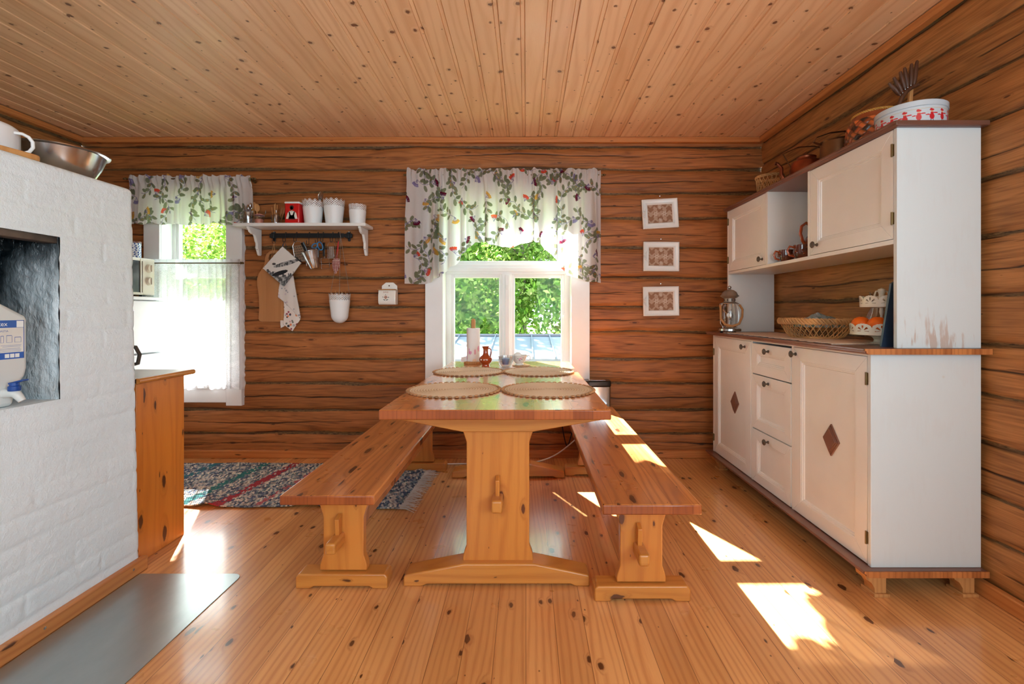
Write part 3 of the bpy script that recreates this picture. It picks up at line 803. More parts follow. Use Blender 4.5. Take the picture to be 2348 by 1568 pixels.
def knob(parent, y, z, xf):
    m = MB(); m.M = Matrix.Translation((xf, y, z)) @ Matrix.Rotation(R(-90), 4, 'Y')
    m.lathe([(0.008, 0), (0.008, 0.003), (0.0045, 0.006), (0.0042, 0.014), (0.011, 0.019), (0.0155, 0.022), (0.0160, 0.025), (0.013, 0.028), (0.010, 0.0275), (0.007, 0.030), (0.0, 0.031)], seg=20)
    m.build('knob', M['pewter'], parent)
def hinge(parent, y, z, xf):
    m = MB(); m.box(xf - 0.003, xf + 0.004, y - 0.007, y + 0.007, z - 0.022, z + 0.022)
    m.tube([(xf - 0.004, y, z - 0.024), (xf - 0.004, y, z + 0.024)], 0.0035, 8)
    m.build('hinge', M['brass'], parent)

t = thing('kitchen_dresser', 'white painted dresser with brown top and hutch along the log wall', 'dresser', ((XFc + XBc) / 2, (Y0c + Y1c) / 2, 0))
n = N('worn_shaded_white_paint'); o_ = n.obj()
wv = n.noise(n.vec(n.math('MULTIPLY', n.xyz(o_)[0], 60), n.math('MULTIPLY', n.xyz(o_)[1], 60), n.math('MULTIPLY', n.xyz(o_)[2], 9)), 1.0, 4, 0.6)
wm = n.noise(o_, 5.5, 2)
low = n.math('MULTIPLY', n.ramp(n.xyz(o_)[2], 1.10, 0.95, 0, 1), n.ramp(n.xyz(o_)[2], 0.90, 0.915, 0, 1))
msk = n.math('MULTIPLY', n.ramp(n.math('MULTIPLY', wm, n.math('ADD', wv, 0.25)), 0.40, 0.50, 0, 1), n.math('MULTIPLY_ADD', low, 0.55, 0.03), clamp=True)
spots = n.n('ShaderNodeTexVoronoi', feature='F1'); n.setin(spots.inputs['Vector'], o_); spots.inputs['Scale'].default_value = 5.5
msk2 = n.math('MULTIPLY', n.ramp(spots.outputs['Distance'], 0.05, 0.02, 0, 1), 0.35)
wc = n.mix(msk2, n.mix(msk, rgba((212, 219, 221)), rgba((178, 132, 100))), rgba((196, 178, 150)))  # base greyed to carry the near panels' shade; brown patches are wear
M['worn_shaded'] = n.done(n.bsdf(wc, 0.45, 0, n.bump(wv, 0.05, 0.002)))

b = MB()                                                     # lower carcass
b.box(XFc, XBc, Y0c, Y0c + 0.018, 0.102, 0.895)
b.build('side_panel', M['worn_shaded'], t, bevel=0.002)
b = MB(); b.box(XFc, XBc, Y1c - 0.018, Y1c, 0.102, 0.895); b.build('side_panel', M['white'], t, bevel=0.002)
b = MB()
b.box(XBc - 0.012, XBc, Y0c + 0.018, Y1c - 0.018, 0.102, 0.895)
b.box(XFc + 0.004, XBc - 0.012, 2.640, 2.656, 0.102, 0.895); b.box(XFc + 0.004, XBc - 0.012, 2.236, 2.252, 0.102, 0.895)
b.box(XFc + 0.020, XBc - 0.012, Y0c + 0.018, Y1c - 0.018, 0.102, 0.112)
b.box(XFc + 0.0, XFc + 0.02, Y0c + 0.018, Y1c - 0.018, 0.884, 0.895)
b.build('carcass', M['white'], t)
d = panel_door(t, 'door', 2.658, 3.170, 0.106, 0.882, 0.062, XFc)
knob(d, 2.726, 0.846, XFc)
hinge(d, 3.172, 0.78, XFc); hinge(d, 3.172, 0.20, XFc)
def diamond(parent, y, z):
    m = MB(); hw, hh = 0.052, 0.068
    for i, (s_, xa, xb) in enumerate(((1.0, XFc + 0.012, XFc + 0.005), (0.86, XFc + 0.006, XFc + 0.001), (0.74, XFc + 0.002, XFc - 0.003))):
        m.prism([(y - hw * s_, z), (y, z - hh * s_), (y + hw * s_, z), (y, z + hh * s_)], 'x', xb, xa)
    m.build('diamond_ornament', M['brownpaint'], parent, bevel=0.001, seg=1)['label'] = 'brown diamond ornament'
diamond(d, 2.875, 0.492)
d = panel_door(t, 'door', 1.750, 2.234, 0.106, 0.882, 0.062, XFc)
knob(d, 2.212, 0.850, XFc); hinge(d, 1.750, 0.80, XFc); hinge(d, 1.750, 0.205, XFc)
diamond(d, 1.968, 0.510)
for (z0, z1, kz) in ((0.707, 0.874, 0.840), (0.402, 0.701, 0.669), (0.106, 0.396, 0.362)):
    d = panel_door(t, 'drawer', 2.256, 2.636, z0, z1, 0.052, XFc)
    knob(d, 2.462, kz, XFc)
def slab(z1, th, x0, x1, y0, y1, name, step=True):
    pr = [(x0, z1), (x0 - 0.0, z1 - th * 0.35), (x0 + 0.006, z1 - th * 0.45), (x0 + 0.006, z1 - th * 0.7), (x0 + 0.014, z1 - th), (x1, z1 - th), (x1, z1)]
    o = MB().prism(pr, 'y', y0 + 0.003, y1).build(name, M['brownpaint'], t, bevel=0.001, seg=1)
    return pr
pr = slab(0.915, 0.021, 1.236, 1.700, 1.704, 3.215, 'countertop')
MB().prism(pr, 'y', 1.700, 1.703).build('countertop_edge', M['edgewood'], t)['label'] = 'bare wood end of the countertop'
pr = slab(0.102, 0.022, 1.236, 1.690, 1.704, 3.215, 'plinth')
MB().prism(pr, 'y', 1.700, 1.703).build('plinth_edge', M['edgewood'], t)['label'] = 'bare wood end of the plinth'
for fx, fy in ((1.262, 1.722), (1.588, 1.722), (1.262, 3.10), (1.588, 3.10)):
    f_ = MB(); f_.prism([(fx - 0.010, 0.080), (fx - 0.006, 0.062), (fx + 0.012, 0.050), (fx + 0.024, 0.030), (fx + 0.026, 0.012), (fx + 0.068, 0.012), (fx + 0.068, 0.080)], 'y', fy, fy + 0.055)
    f_.box(fx + 0.018, fx + 0.076, fy - 0.008, fy + 0.063, 0, 0.012)
    f_.build('foot', M['rawwood'], t, bevel=0.0015)
# hutch
XU = 1.376
b = MB(); b.box(XU, XBc, Y0c, Y0c + 0.018, 0.915, 1.734); b.build('hutch_side', M['worn_shaded'], t, bevel=0.002)
b = MB(); b.box(XU, XBc, Y1c - 0.018, Y1c, 0.915, 1.734); b.build('hutch_side', M['white'], t, bevel=0.002)
b = MB(); b.box(XU, XBc, Y0c + 0.018, Y1c - 0.018, 1.304, 1.322); b.build('shelf', M['white'], t, bevel=0.002)
b = MB()
b.box(XU, XBc - 0.006, 2.657, 2.675, 1.322, 1.734); b.box(XU, XBc - 0.006, 2.262, 2.280, 1.322, 1.734)
b.box(XBc - 0.006, XBc, Y0c + 0.018, Y1c - 0.018, 1.304, 1.734)
b.build('hutch_carcass', M['white'], t, bevel=0.001)
slab(1.754, 0.020, 1.356, 1.700, 1.712, 3.210, 'top_board')
MB().box(1.356, 1.700, 1.708, 1.7145, 1.735, 1.753).build('top_board_edge', M['brownpaint'], t, bevel=0.002)
d = panel_door(t, 'door', 2.677, 3.170, 1.324, 1.732, 0.058, XU)
knob(d, 2.716, 1.357, XU); hinge(d, 3.172, 1.66, XU); hinge(d, 3.172, 1.40, XU)
d = panel_door(t, 'door', 1.750, 2.260, 1.324, 1.732, 0.058, XU)
knob(d, 2.205, 1.367, XU); hinge(d, 1.750, 1.655, XU); hinge(d, 1.750, 1.40, XU)

# ================================================================ WHITE BRICK STOVE (left)
XS, YS = -1.570, 1.905
n = N('painted_brick'); o_ = n.obj()
bh = n.math('ADD', n.noise(o_, 45, 4, 0.6), n.math('MULTIPLY', n.noise(o_, 240, 2), 0.35))
M['brick'] = n.done(n.bsdf(n.mix(n.noise(o_, 3, 3), rgba((216, 226, 232)), rgba((230, 239, 244))), 0.55, 0, n.bump(bh, 0.55, 0.006)))
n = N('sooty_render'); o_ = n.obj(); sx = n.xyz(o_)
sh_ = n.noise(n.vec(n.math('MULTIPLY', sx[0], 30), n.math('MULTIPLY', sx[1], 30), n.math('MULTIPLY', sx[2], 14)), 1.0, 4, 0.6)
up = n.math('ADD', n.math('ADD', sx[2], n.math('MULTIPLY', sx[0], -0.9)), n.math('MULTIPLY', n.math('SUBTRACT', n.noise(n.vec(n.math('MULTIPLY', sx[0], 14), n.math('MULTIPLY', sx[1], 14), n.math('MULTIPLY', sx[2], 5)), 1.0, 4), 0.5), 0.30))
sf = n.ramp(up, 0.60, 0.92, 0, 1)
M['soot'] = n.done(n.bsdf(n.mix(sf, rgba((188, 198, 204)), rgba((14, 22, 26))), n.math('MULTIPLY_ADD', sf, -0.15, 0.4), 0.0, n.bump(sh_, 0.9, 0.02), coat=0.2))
t = thing('brick_stove', 'big white painted brick stove with sooty niche', 'stove', (-2.08, 1.1, 0))
ZS = 1.54
NY0, NY1, NZ0, NZ1 = 0.80, 1.572, 0.756, 1.302
CH, BL = 0.082, 0.262
def mortar(u, z):
    row = np.floor(z / CH)
    dz = np.abs(z / CH - np.round(z / CH)) * CH
    uu = u / BL + 0.5 * np.mod(row, 2) + 0.07 * np.sin(row * 2.3)
    du = np.abs(uu - np.round(uu)) * BL
    m_ = np.maximum(np.exp(-(dz / 0.0085) ** 2), np.exp(-(du / 0.0085) ** 2) * 0.7)
    lumps = 0.35 * snoise2(u, z, 71, 2.6, 4)
    return -0.0023 * m_ * (0.9 + 0.4 * snoise2(u, z, 5, 1.1, 2)) + 0.0028 * lumps + 0.0007 * np.sin(row * 1.7) * (1 - m_)
def snapped(a0, a1, step, vals):
    A = np.arange(a0, a1, step).tolist() + [a1]
    for v_ in vals:
        i = int(np.argmin([abs(q - v_) for q in A])); A[i] = v_
    return np.array(A)
ru = 0.022
# outline: along the face towards the wall, round the far corner, then the far end
S = snapped(0, 2.4, 0.006, [NY0 - 0.3, NY1 - 0.3])
zz = snapped(0, ZS - 0.02, 0.006, [NZ0, NZ1])
zz = np.concatenate([zz, ZS - 0.02 + 0.02 * np.sin(np.linspace(0.2, 1, 6) * PI / 2), [ZS, ZS]])
inset = np.concatenate([np.zeros(len(zz) - 8), 0.02 * (1 - np.cos(np.linspace(0.2, 1, 6) * PI / 2)), [0.30, 1.0]])
LS = YS - 0.3 - ru; arc = ru * PI / 2
px_, py_, nx_, ny_ = [], [], [], []
for s_ in S:
    if s_ < LS: px_.append(XS); py_.append(0.3 + s_); nx_.append(1); ny_.append(0)
    elif s_ < LS + arc:
        a = (s_ - LS) / ru; px_.append(XS - ru + ru * math.cos(a)); py_.append(YS - ru + ru * math.sin(a)); nx_.append(math.cos(a)); ny_.append(math.sin(a))
    else: px_.append(XS - ru - (s_ - LS - arc)); py_.append(YS); nx_.append(0); ny_.append(1)
px_, py_, nx_, ny_ = map(np.array, (px_, py_, nx_, ny_))
UU, ZZ = np.meshgrid(S, zz, indexing='ij')
D = mortar(UU, ZZ) - inset[None, :]
D[:, -1] = D[:, -1]
X_ = px_[:, None] + nx_[:, None] * D; Y_ = py_[:, None] + ny_[:, None] * D
X_ = np.maximum(X_, -2.6); 
Y_ = Y_ - 0.034 * (ZZ / ZS) * sstep(1.70, 1.85, Y_)
inside = (X_ < XS - 0.5) & (ZZ >= ZS)
keep = np.ones((len(S) - 1, len(zz) - 1), bool)
cs_ = (S[1:] + S[:-1]) / 2; cz_ = (zz[1:] + zz[:-1]) / 2
keep &= ~(((cs_ > NY0 - 0.3) & (cs_ < NY1 - 0.3))[:, None] & ((cz_ > NZ0) & (cz_ < NZ1))[None, :])
keep[:, -1] = False; keep[:, -2] = keep[:, -2] & ((cs_ < LS))
grid('masonry', np.stack([X_, Y_, ZZ], -1), M['brick'], t, keep=keep)
b = MB(); b.box(-2.58, XS - 0.05, 0.31, YS - 0.05, 1.40, ZS - 0.006); b.box(-2.60, -2.585, 0.3, YS - 0.04, 0, ZS - 0.006); b.box(-2.6, XS - 0.002, 0.29, 0.30, 0, ZS - 0.006)
b.build('masonry_core', M['brick'], t)
# niche
def niche_sheet(name, f, nu, nv, mat):
    u, v_ = np.meshgrid(np.linspace(0, 1, nu), np.linspace(0, 1, nv), indexing='ij')
    return grid(name, f(u, v_), mat, t)
dn = 0.45
def fwall(u, v_):
    x_ = XS - 0.004 - u * dn; z_ = NZ0 + v_ * (NZ1 - NZ0)
    y_ = NY1 + 0.006 * snoise2(x_, z_, 31, 4, 5, 0.6) * sstep(0, 0.03, u) + 0.005 * np.sin(z_ / CH * 2 * PI) * 0.3
    return np.stack([x_, y_, z_], -1)
niche_sheet('niche_wall', fwall, 90, 110, M['soot'])
b = MB()
b.box(XS - dn - 0.01, XS - dn, NY0, NY1 + 0.01, NZ0, NZ1); b.box(XS - dn, XS - 0.004, NY0 - 0.01, NY0, NZ0, NZ1)
b.build('niche_wall', M['soot'], t)
MB().box(XS - dn, XS - 0.006, NY0 - 0.01, NY1 + 0.004, NZ1, NZ1 + 0.01).build('niche_ceiling', M['soot'], t)
MB().box(XS - dn, XS - 0.002, NY0 - 0.01, NY1 + 0.004, NZ0 - 0.012, NZ0).build('niche_floor', M['brick'], t, bevel=0.003)
M['sootwood'] = plain('charred_lintel', (70, 58, 50), 0.7, bumpy=0.4, bscale=60, var=0.4)
b = MB(); b.box(XS - 0.055, XS - 0.010, NY0, NY1 + 0.003, NZ1 - 0.022, NZ1 + 0.008); b.build('lintel', M['sootwood'], t, bevel=0.003)
MB().box(XS - 0.004, XS + 0.024, -0.2, 1.912, 0, 0.056).build('trim_4', M['trimwood_y'], bevel=0.006, kind='structure')
b = MB()
for y_ in (1.50, 1.84): b.ball((XS + 0.024, y_, 0.034), (0.002, 0.005, 0.005), 10, 6)
b.build('trim_5', M['wire'], kind='structure')

# metal floor plate in front of the stove
n = N('galvanised_plate'); o_ = n.obj()
M['plate'] = n.done(n.bsdf(n.mix(n.noise(n.vec(n.math('MULTIPLY', n.xyz(o_)[0], 8), n.math('MULTIPLY', n.xyz(o_)[1], 3), 0.0), 1.0, 5, 0.65), rgba((150, 160, 160)), rgba((188, 196, 196))), n.math('MULTIPLY_ADD', n.noise(o_, 5, 3), 0.12, 0.26), 0.8, n.bump(n.noise(o_, 9, 3), 0.03, 0.01)))
rr_ = 0.035; X1p, Y1p = -1.130, 1.868
pl = [(XS + 0.026, 0.2), (X1p - 0.0, 0.2)] + [(X1p - rr_ + rr_ * math.cos(a), Y1p - rr_ + rr_ * math.sin(a)) for a in np.linspace(0, PI / 2, 7)] + [(XS + 0.026, Y1p)]
o = MB().prism(pl, 'z', 0.0, 0.003).build('floor_plate', M['plate'], None, (-1.34, 1.0, 0), bevel=0.001)
tag(o, 'grey sheet metal plate on the floor along the brick stove', 'floor plate')

# ================================================================ KITCHEN UNIT, FRIDGE, MICROWAVE
t = thing('kitchen_counter', 'orange pine kitchen unit with white worktop behind the stove', 'cabinet', (-2.1, 2.06, 0))
MB().box(-1.633, -1.615, 1.935, 2.205, 0.0, 0.752).build('side_panel', M['dresser'], t, bevel=0.002)
MB().box(-2.60, -1.633, 1.935, 2.19, 0.03, 0.752).build('carcass', M['dresser'], t)
for k, (z0, z1) in enumerate(((0.60, 0.745), (0.06, 0.59))):
    for j in range(2):
        x0 = -2.59 + j * 0.48
        d = MB().box(x0, x0 + 0.470 + (0.0 if j == 0 else 0.02), 2.192, 2.212, z0, z1).build('drawer' if k == 0 else 'door', M['dresser'], t, bevel=0.003)
        kk = MB(); kk.ball((x0 + 0.235, 2.222, (z0 + z1) / 2 + (0 if k == 0 else .2)), 0.013); kk.build('knob', M['rawwood'], d)
MB().box(-2.62, -1.606, 1.925, 2.245, 0.752, 0.774).build('worktop', M['whiteplastic'], t, bevel=0.002)
b = MB(); b.tube([(-1.604, 1.925, 0.763), (-1.604, 2.250, 0.763)], 0.012, 12); b.build('worktop_edge', M['footwood'], t)['label'] = 'round pine edge of the worktop'

t = thing('fridge', 'small white fridge in the corner by the left window', 'fridge', (-2.86, 3.02, 0))
MB().box(-3.17, -2.60, 2.76, 3.29, 0.02, 1.15).build('body', M['whiteplastic'], t, bevel=0.008)
MB().box(-2.598, -2.548, 2.76, 3.29, 0.775, 1.125).build('freezer_door', M['whiteplastic'], t, bevel=0.008)
MB().box(-2.598, -2.548, 2.76, 3.29, 0.05, 0.765).build('door', M['whiteplastic'], t, bevel=0.008)
MB().box(-2.60, -2.55, 2.76, 3.29, 1.130, 1.152).build('top_edge', M['whiteplastic'], t, bevel=0.004)
b = MB(); b.prism([(3.00 + 0.032 * math.cos(a), 1.06 + 0.011 * math.sin(a)) for a in np.linspace(0, 2 * PI, 20)[:-1]], 'x', -2.549, -2.5465)
b.build('badge', M['steel'], t, bevel=0.001)['label'] = 'oval metal badge'

t = thing('microwave_oven', 'white microwave oven on top of the fridge', 'microwave', (-2.84, 3.05, 1.152))
MB().box(-3.10, -2.625, 2.80, 3.272, 1.165, 1.418).build('body', M['cream'], t, bevel=0.008)
d = MB().box(-2.624, -2.606, 2.80, 3.170, 1.170, 1.412).build('door', M['blackplastic'], t, bevel=0.003)
frm = MB(); frm.box(-2.606, -2.600, 3.150, 3.158, 1.175, 1.41); frm.box(-2.610, -2.602, 2.80, 3.17, 1.395, 1.414); frm.box(-2.610, -2.602, 2.80, 3.17, 1.166, 1.182)
frm.build('door_frame', M['cream'], d)
MB().box(-2.624, -2.604, 3.172, 3.272, 1.166, 1.417).build('control_panel', M['cream'], t, bevel=0.003)
for z_ in (1.350, 1.262):
    m = MB(); m.M = Matrix.Translation((-2.604, 3.222, z_)) @ Matrix.Rotation(R(90), 4, 'Y')
    m.lathe([(0.030, 0), (0.030, 0.006), (0.024, 0.018), (0.0, 0.019)], seg=28)
    m.box(-0.022, 0.022, -0.004, 0.004, 0.015, 0.026)
    m.build('dial', M['cream'], t)
for a_ in (-3.06, -2.66):
    for c_ in (2.84, 3.23): MB().box(a_ - .01, a_ + .01, c_ - .01, c_ + .01, 1.152, 1.166).build('foot', M['blackplastic'], t)

# ================================================================ CURTAINS
def paint_print(S, Z, seed, s0, s1, z0, z1, step=0.178):
    """berry sprigs on off-white cotton; S (nu,) cloth position, Z (nu,nv) height"""
    r = random.Random(seed); nu, nv = Z.shape
    C = np.empty((nu, nv, 3)); C[:] = (238, 234, 232)
    olive = [(132, 138, 112), (140, 144, 120), (124, 130, 106)]; stem = (128, 116, 160)
    def ell(cx, cz, a, b_, ang, col):
        m = max(a, b_); i0, i1 = np.searchsorted(S, cx - m), np.searchsorted(S, cx + m)
        if i1 <= i0: return
        dx = S[i0:i1, None] - cx; dz = Z[i0:i1] - cz
        u = dx * math.cos(ang) + dz * math.sin(ang); v = -dx * math.sin(ang) + dz * math.cos(ang)
        k = (u / a) ** 2 + (v / b_) ** 2 < 1
        C[i0:i1][k] = col
    def line(p, q, wd=0.0017, col=stem):
        L = math.hypot(q[0] - p[0], q[1] - p[1]); ell((p[0] + q[0]) / 2, (p[1] + q[1]) / 2, L / 2 + 0.001, wd, math.atan2(q[1] - p[1], q[0] - p[0]), col)
    k = 0
    zz_ = z0 - 0.05
    row = 0
    while zz_ < z1 + 0.08:
        ss = s0 - 0.1 + (row % 2) * step * 0.5
        while ss < s1 + 0.1:
            x_, z_ = ss + r.uniform(-.02, .02), zz_ + r.uniform(-.02, .02)
            a = r.uniform(0, 2 * PI); bend = r.choice((-1, 1)) * r.uniform(1.5, 4)
            pts = [(x_, z_)]
            for q in range(9):
                a += bend * 0.1
                pts.append((pts[-1][0] + 0.023 * math.cos(a), pts[-1][1] + 0.023 * math.sin(a)))
            for q in range(9): line(pts[q], pts[q + 1])
            for q in range(1, 9, 2):
                for sd in (-1, 1):
                    if r.random() < 0.12: continue
                    la = math.atan2(pts[q + 1][1] - pts[q][1], pts[q + 1][0] - pts[q][0]) + sd * r.uniform(0.6, 1.0)
                    L = r.uniform(0.019, 0.025)
                    c = (pts[q][0] + (L + 0.008) * math.cos(la), pts[q][1] + (L + 0.008) * math.sin(la))
                    line(pts[q], c); ell(c[0], c[1], L, L * 0.54, la, olive[k % 3]); k += 1
                    if r.random() < 0.35: ell(c[0] - 0.006 * math.cos(la), c[1] - 0.006 * math.sin(la), 0.005, 0.002, la, (214, 130, 60))
            bc = [(226, 84, 56), (104, 20, 48), (222, 168, 76), (150, 142, 188)][r.randrange(4)]
            e = pts[0]; ba = a + PI + r.uniform(-.4, .4)
            for q in range(10):
                f = (q % 5 - 2) / 2.2; d = 0.034 + 0.011 * (q // 5)
                c = (e[0] + d * math.cos(ba + f * 0.55), e[1] + d * math.sin(ba + f * 0.55))
                line(e, c, 0.0012); ell(c[0], c[1], 0.0068, 0.0068, 0, bc)
            ss += step
        zz_ += step * 0.72; row += 1
    return C
def curtain(name, label, px0, px1, hemf, ztop, zrod, seed, nf, group=None, amp=0.030, loc=None):
    s = 3.30 / F_PX; X0, X1 = (px0 - VX) * s, (px1 - VX) * s
    full = 1.30; nu = int((X1 - X0) * full / 0.0030); nv = 280 if ztop - hemf(0.5) > 0.3 and nf > 12 else 150
    u = np.linspace(0, 1, nu); v_ = np.linspace(0, 1, nv)
    hem = np.array([hemf(q) for q in u])
    Zt = ztop + 0.010 * snoise(u * nf, seed, 0.8, 2)
    Z = Zt[:, None] + (hem - Zt)[:, None] * v_[None, :]
    drop = np.clip((zrod - Z) / 0.35, 0, 1)
    ph = 2 * PI * (nf * u + 0.55 * snoise(u, seed + 1, 2.3, 3))
    gath = 0.012 * np.sin(2 * PI * nf * 2.7 * u + 2 * snoise(u, seed + 2, 5, 2))
    near = np.exp(-((Z - zrod) / 0.018) ** 2)
    f1 = np.sin(ph); f1 = np.sign(f1) * np.abs(f1) ** 0.7
    Y = 3.298 - 0.014 * np.exp(-((Z - zrod) / 0.03) ** 2) - amp * f1[:, None] * (0.12 + 1.1 * drop) - gath[:, None] * np.exp(-((Z - zrod) / 0.05) ** 2) * (1 - 0.3 * near) + 0.004 * snoise2(u[:, None] * 3, Z * 3, seed + 5, 1.0, 3)
    X = X0 + (X1 - X0) * u[:, None] + np.zeros_like(Z) + 0.006 * np.cos(ph)[:, None] * drop + (u[:, None] - 0.5) * 0.018 * drop
    S = u * (X1 - X0) * full
    C = paint_print(S, Z, seed, 0, (X1 - X0) * full, float(Z.min()), float(Z.max()))
    t = thing(name, label, 'curtain', ((X0 + X1) / 2, 3.30, zrod))
    grid('cloth', np.stack([X, Y, Z], -1), M['cloth'], t, col=C)
    return t
def interp(tab):
    xs = [a for a, _ in tab]; ys = [b_ for _, b_ in tab]
    return lambda q: float(np.interp(q, xs, ys))
zy = lambda y, Y=3.30: HC - (y - VY) * Y / F_PX
hemC = [(931, 651), (976, 651), (996, 644), (1010, 631), (1047, 605), (1066, 580), (1091, 558), (1107, 553), (1123, 559), (1145, 566), (1180, 566), (1205, 556), (1225, 551), (1241, 562), (1263, 582), (1283, 612), (1296, 630), (1311, 636), (1346, 645), (1378, 648)]
curtain('valance_curtain', 'wide berry print valance curtain arching over the middle window', 934, 1377, interp([((a - 934) / 443, zy(b_)) for a, b_ in hemC]), zy(388), zy(401), 41, 13)
curtain('valance_curtain', 'short berry print valance curtain at the left window', 297, 577, lambda q: zy(514) + 0.006 * math.sin(q * 38), zy(403), zy(410), 77, 8, amp=0.016)
def rod(name, label, x0, x1, y, z, r=0.006, balls=True, mat='brass'):
    t = thing(name, label, 'curtain rod', ((x0 + x1) / 2, y, z))
    m = MB(); m.tube([(x0, y, z), (x1, y, z)], r, 10); m.build('rod', M[mat], t)
    for x_, sg in ((x0, -1), (x1, 1)):
        m = MB(); m.ball((x_ + sg * 0.008, y, z), (0.010, 0.008, 0.008), 12, 8); m.ball((x_ - sg * 0.004, y, z), (0.004, 0.010, 0.010), 12, 8); m.build('finial', M[mat], t)
        m = MB(); m.tube([(x_ - sg * 0.03, y, z), (x_ - sg * 0.03, 3.36, z)], 0.004, 8); m.tube([(x_ - sg * 0.03, 3.352, z), (x_ - sg * 0.03, 3.372, z)], 0.012, 10); m.build('bracket', M[mat], t)
    return t
rod('curtain_rod', 'thin rod with pale knobs holding the valance of the middle window', -0.850, 0.548, 3.30, zy(401), 0.005)
rod('curtain_rod', 'thin rod with pale knobs holding the valance of the left window', -2.832, -1.925, 3.30, zy(410), 0.005)
rod('curtain_rod', 'brass rod carrying the white lace curtain across the left window', -2.745, -2.022, 3.318, 1.397, 0.004)
n = N('lace'); o_ = n.obj(); s3 = n.xyz(o_)
vo = n.n('ShaderNodeTexVoronoi', feature='DISTANCE_TO_EDGE'); n.setin(vo.inputs['Vector'], o_); vo.inputs['Scale'].default_value = 120
net = n.ramp(vo.outputs['Distance'], 0.10, 0.22, 1, 0)
blob = n.ramp(n.noise(o_, 16, 3, 0.6), 0.50, 0.60, 0, 1)
cov = n.math('ADD', n.math('MULTIPLY_ADD', net, 0.20, 0.58), n.math('MULTIPLY', blob, 0.16), clamp=True)
cov = n.math('MAXIMUM', cov, n.math('MULTIPLY', n.attr('hem'), 0.95))
d1 = n.n('ShaderNodeBsdfDiffuse'); n.setin(d1.inputs[0], rgba((240, 240, 242))); t1 = n.n('ShaderNodeBsdfTranslucent'); n.setin(t1.inputs[0], rgba((240, 240, 242)))
m1 = n.n('ShaderNodeMixShader'); m1.inputs[0].default_value = 0.55; n.t.links.new(d1.outputs[0], m1.inputs[1]); n.t.links.new(t1.outputs[0], m1.inputs[2])
tp = n.n('ShaderNodeBsdfTransparent'); m2 = n.n('ShaderNodeMixShader'); n.setin(m2.inputs[0], cov)
n.t.links.new(tp.outputs[0], m2.inputs[1]); n.t.links.new(m1.outputs[0], m2.inputs[2])
M['lace'] = n.done(m2.outputs[0])
t = thing('lace_curtain', 'sheer white lace cafe curtain hanging over the left window', 'curtain', (-2.33, 3.318, 1.397))
nu, nv = 320, 230; u = np.linspace(0, 1, nu)[:, None]; v_ = np.linspace(0, 1, nv)[None, :]
Zl = 1.425 + (0.500 - 1.425) * v_ + 0.007 * snoise(u[:, 0], 9, 4, 3)[:, None] * v_ + 0.006 * np.abs(np.sin(u * 55)) * (v_ > 0.99)
Xl = -2.70 + 0.690 * u + 0.016 * v_ * (u - 0.3) + 0.005 * np.sin(2 * PI * v_ * 16) * (u > 0.985)
amp = 0.010 + 0.014 * v_
Yl = 3.318 - amp * np.sin(2 * PI * (11 * u + 0.6 * snoise(u[:, 0], 12, 1.7, 3)[:, None])) * np.clip(np.abs(Zl - 1.397) / 0.05, 0.12, 1)
hemv = np.maximum(np.maximum(sstep(0.965, 0.985, v_ + 0 * u), sstep(0.955, 0.975, u + 0 * v_)), 1 - sstep(0.030, 0.05, v_ + 0 * u))
grid('cloth', np.stack([Xl, Yl, Zl], -1), M['lace'], t, attrs={'hem': hemv})

# ================================================================ RAG RUG
def stripe_colors(x):
    r = np.random.RandomState(5); base = np.array([(206, 196, 180), (150, 156, 160), (96, 106, 124), (70, 80, 104), (190, 178, 170), (120, 130, 134)], float)
    return r, base
t = thing('rag_rug', 'multicoloured woven rag rug with fringed end under the left bench', 'rug', (-1.7, 2.85, 0))
nu, nv = 760, 240
xs = np.linspace(-2.95, -0.66, nu); ys = np.linspace(2.50, 3.215, nv)
XX, YY = np.meshgrid(xs, ys, indexing='ij')
skew = (YY - 2.85) * 0.10
zig = 0.010 * np.abs(((YY / 0.052) % 1) * 2 - 1)
T = XX - skew + zig
cell = np.floor(T / 0.012).astype(int); lane = np.floor(YY / 0.026).astype(int)
r_ = np.random.RandomState(3); tabc = r_.rand(600, 80)
h = tabc[(cell - cell.min()) % 600, (lane - lane.min()) % 80]
pal = np.array([(214, 204, 188), (176, 176, 172), (116, 128, 140), (74, 86, 112), (196, 182, 172), (92, 112, 118), (150, 140, 136), (60, 70, 90)], float)
C = pal[(h * 7.99).astype(int)]
band = np.floor((T + 3.0) / 0.036).astype(int); rb = np.random.RandomState(8).rand(100)
bt = rb[band % 100]
def near_x(x0, wd): return np.abs(T - x0) < wd
hh = tabc[(cell * 3 - cell.min()) % 600, (lane * 5) % 80]
C[near_x(-1.62, .030) & (hh < .75)] = (150, 44, 56); C[near_x(-1.40, .014) & (hh < .6)] = (168, 90, 96)
C[near_x(-1.82, .030) & (hh < .7)] = (38, 108, 108); C[near_x(-0.86, .035) & (hh < .65)] = (34, 100, 100); C[near_x(-2.15, .03) & (hh < .6)] = (40, 100, 112)
C[near_x(-1.10, .030) & (hh < .6)] = (140, 60, 76); C[near_x(-1.26, .04) & (hh < .6)] = (60, 76, 104)
C *= (0.85 + 0.3 * np.random.RandomState(4).rand(nu, nv, 1))
Zr = 0.008 + 0.0022 * np.sin(T / 0.012 * 2 * PI) + 0.0018 * np.sin(YY / 0.026 * 2 * PI)
edge = np.exp(-((YY - 2.50) / 0.05) ** 2)
Zr = Zr + 0.026 * edge * (np.exp(-((XX + 1.18) / 0.05) ** 2) + 0.6 * np.exp(-((XX + 1.71) / 0.05) ** 2) + 0.5 * np.exp(-((XX + 2.0) / 0.03) ** 2)) + 0.012 * np.exp(-((XX + 0.70) / 0.03) ** 2) * np.exp(-((YY - 3.1) / .1) ** 2)
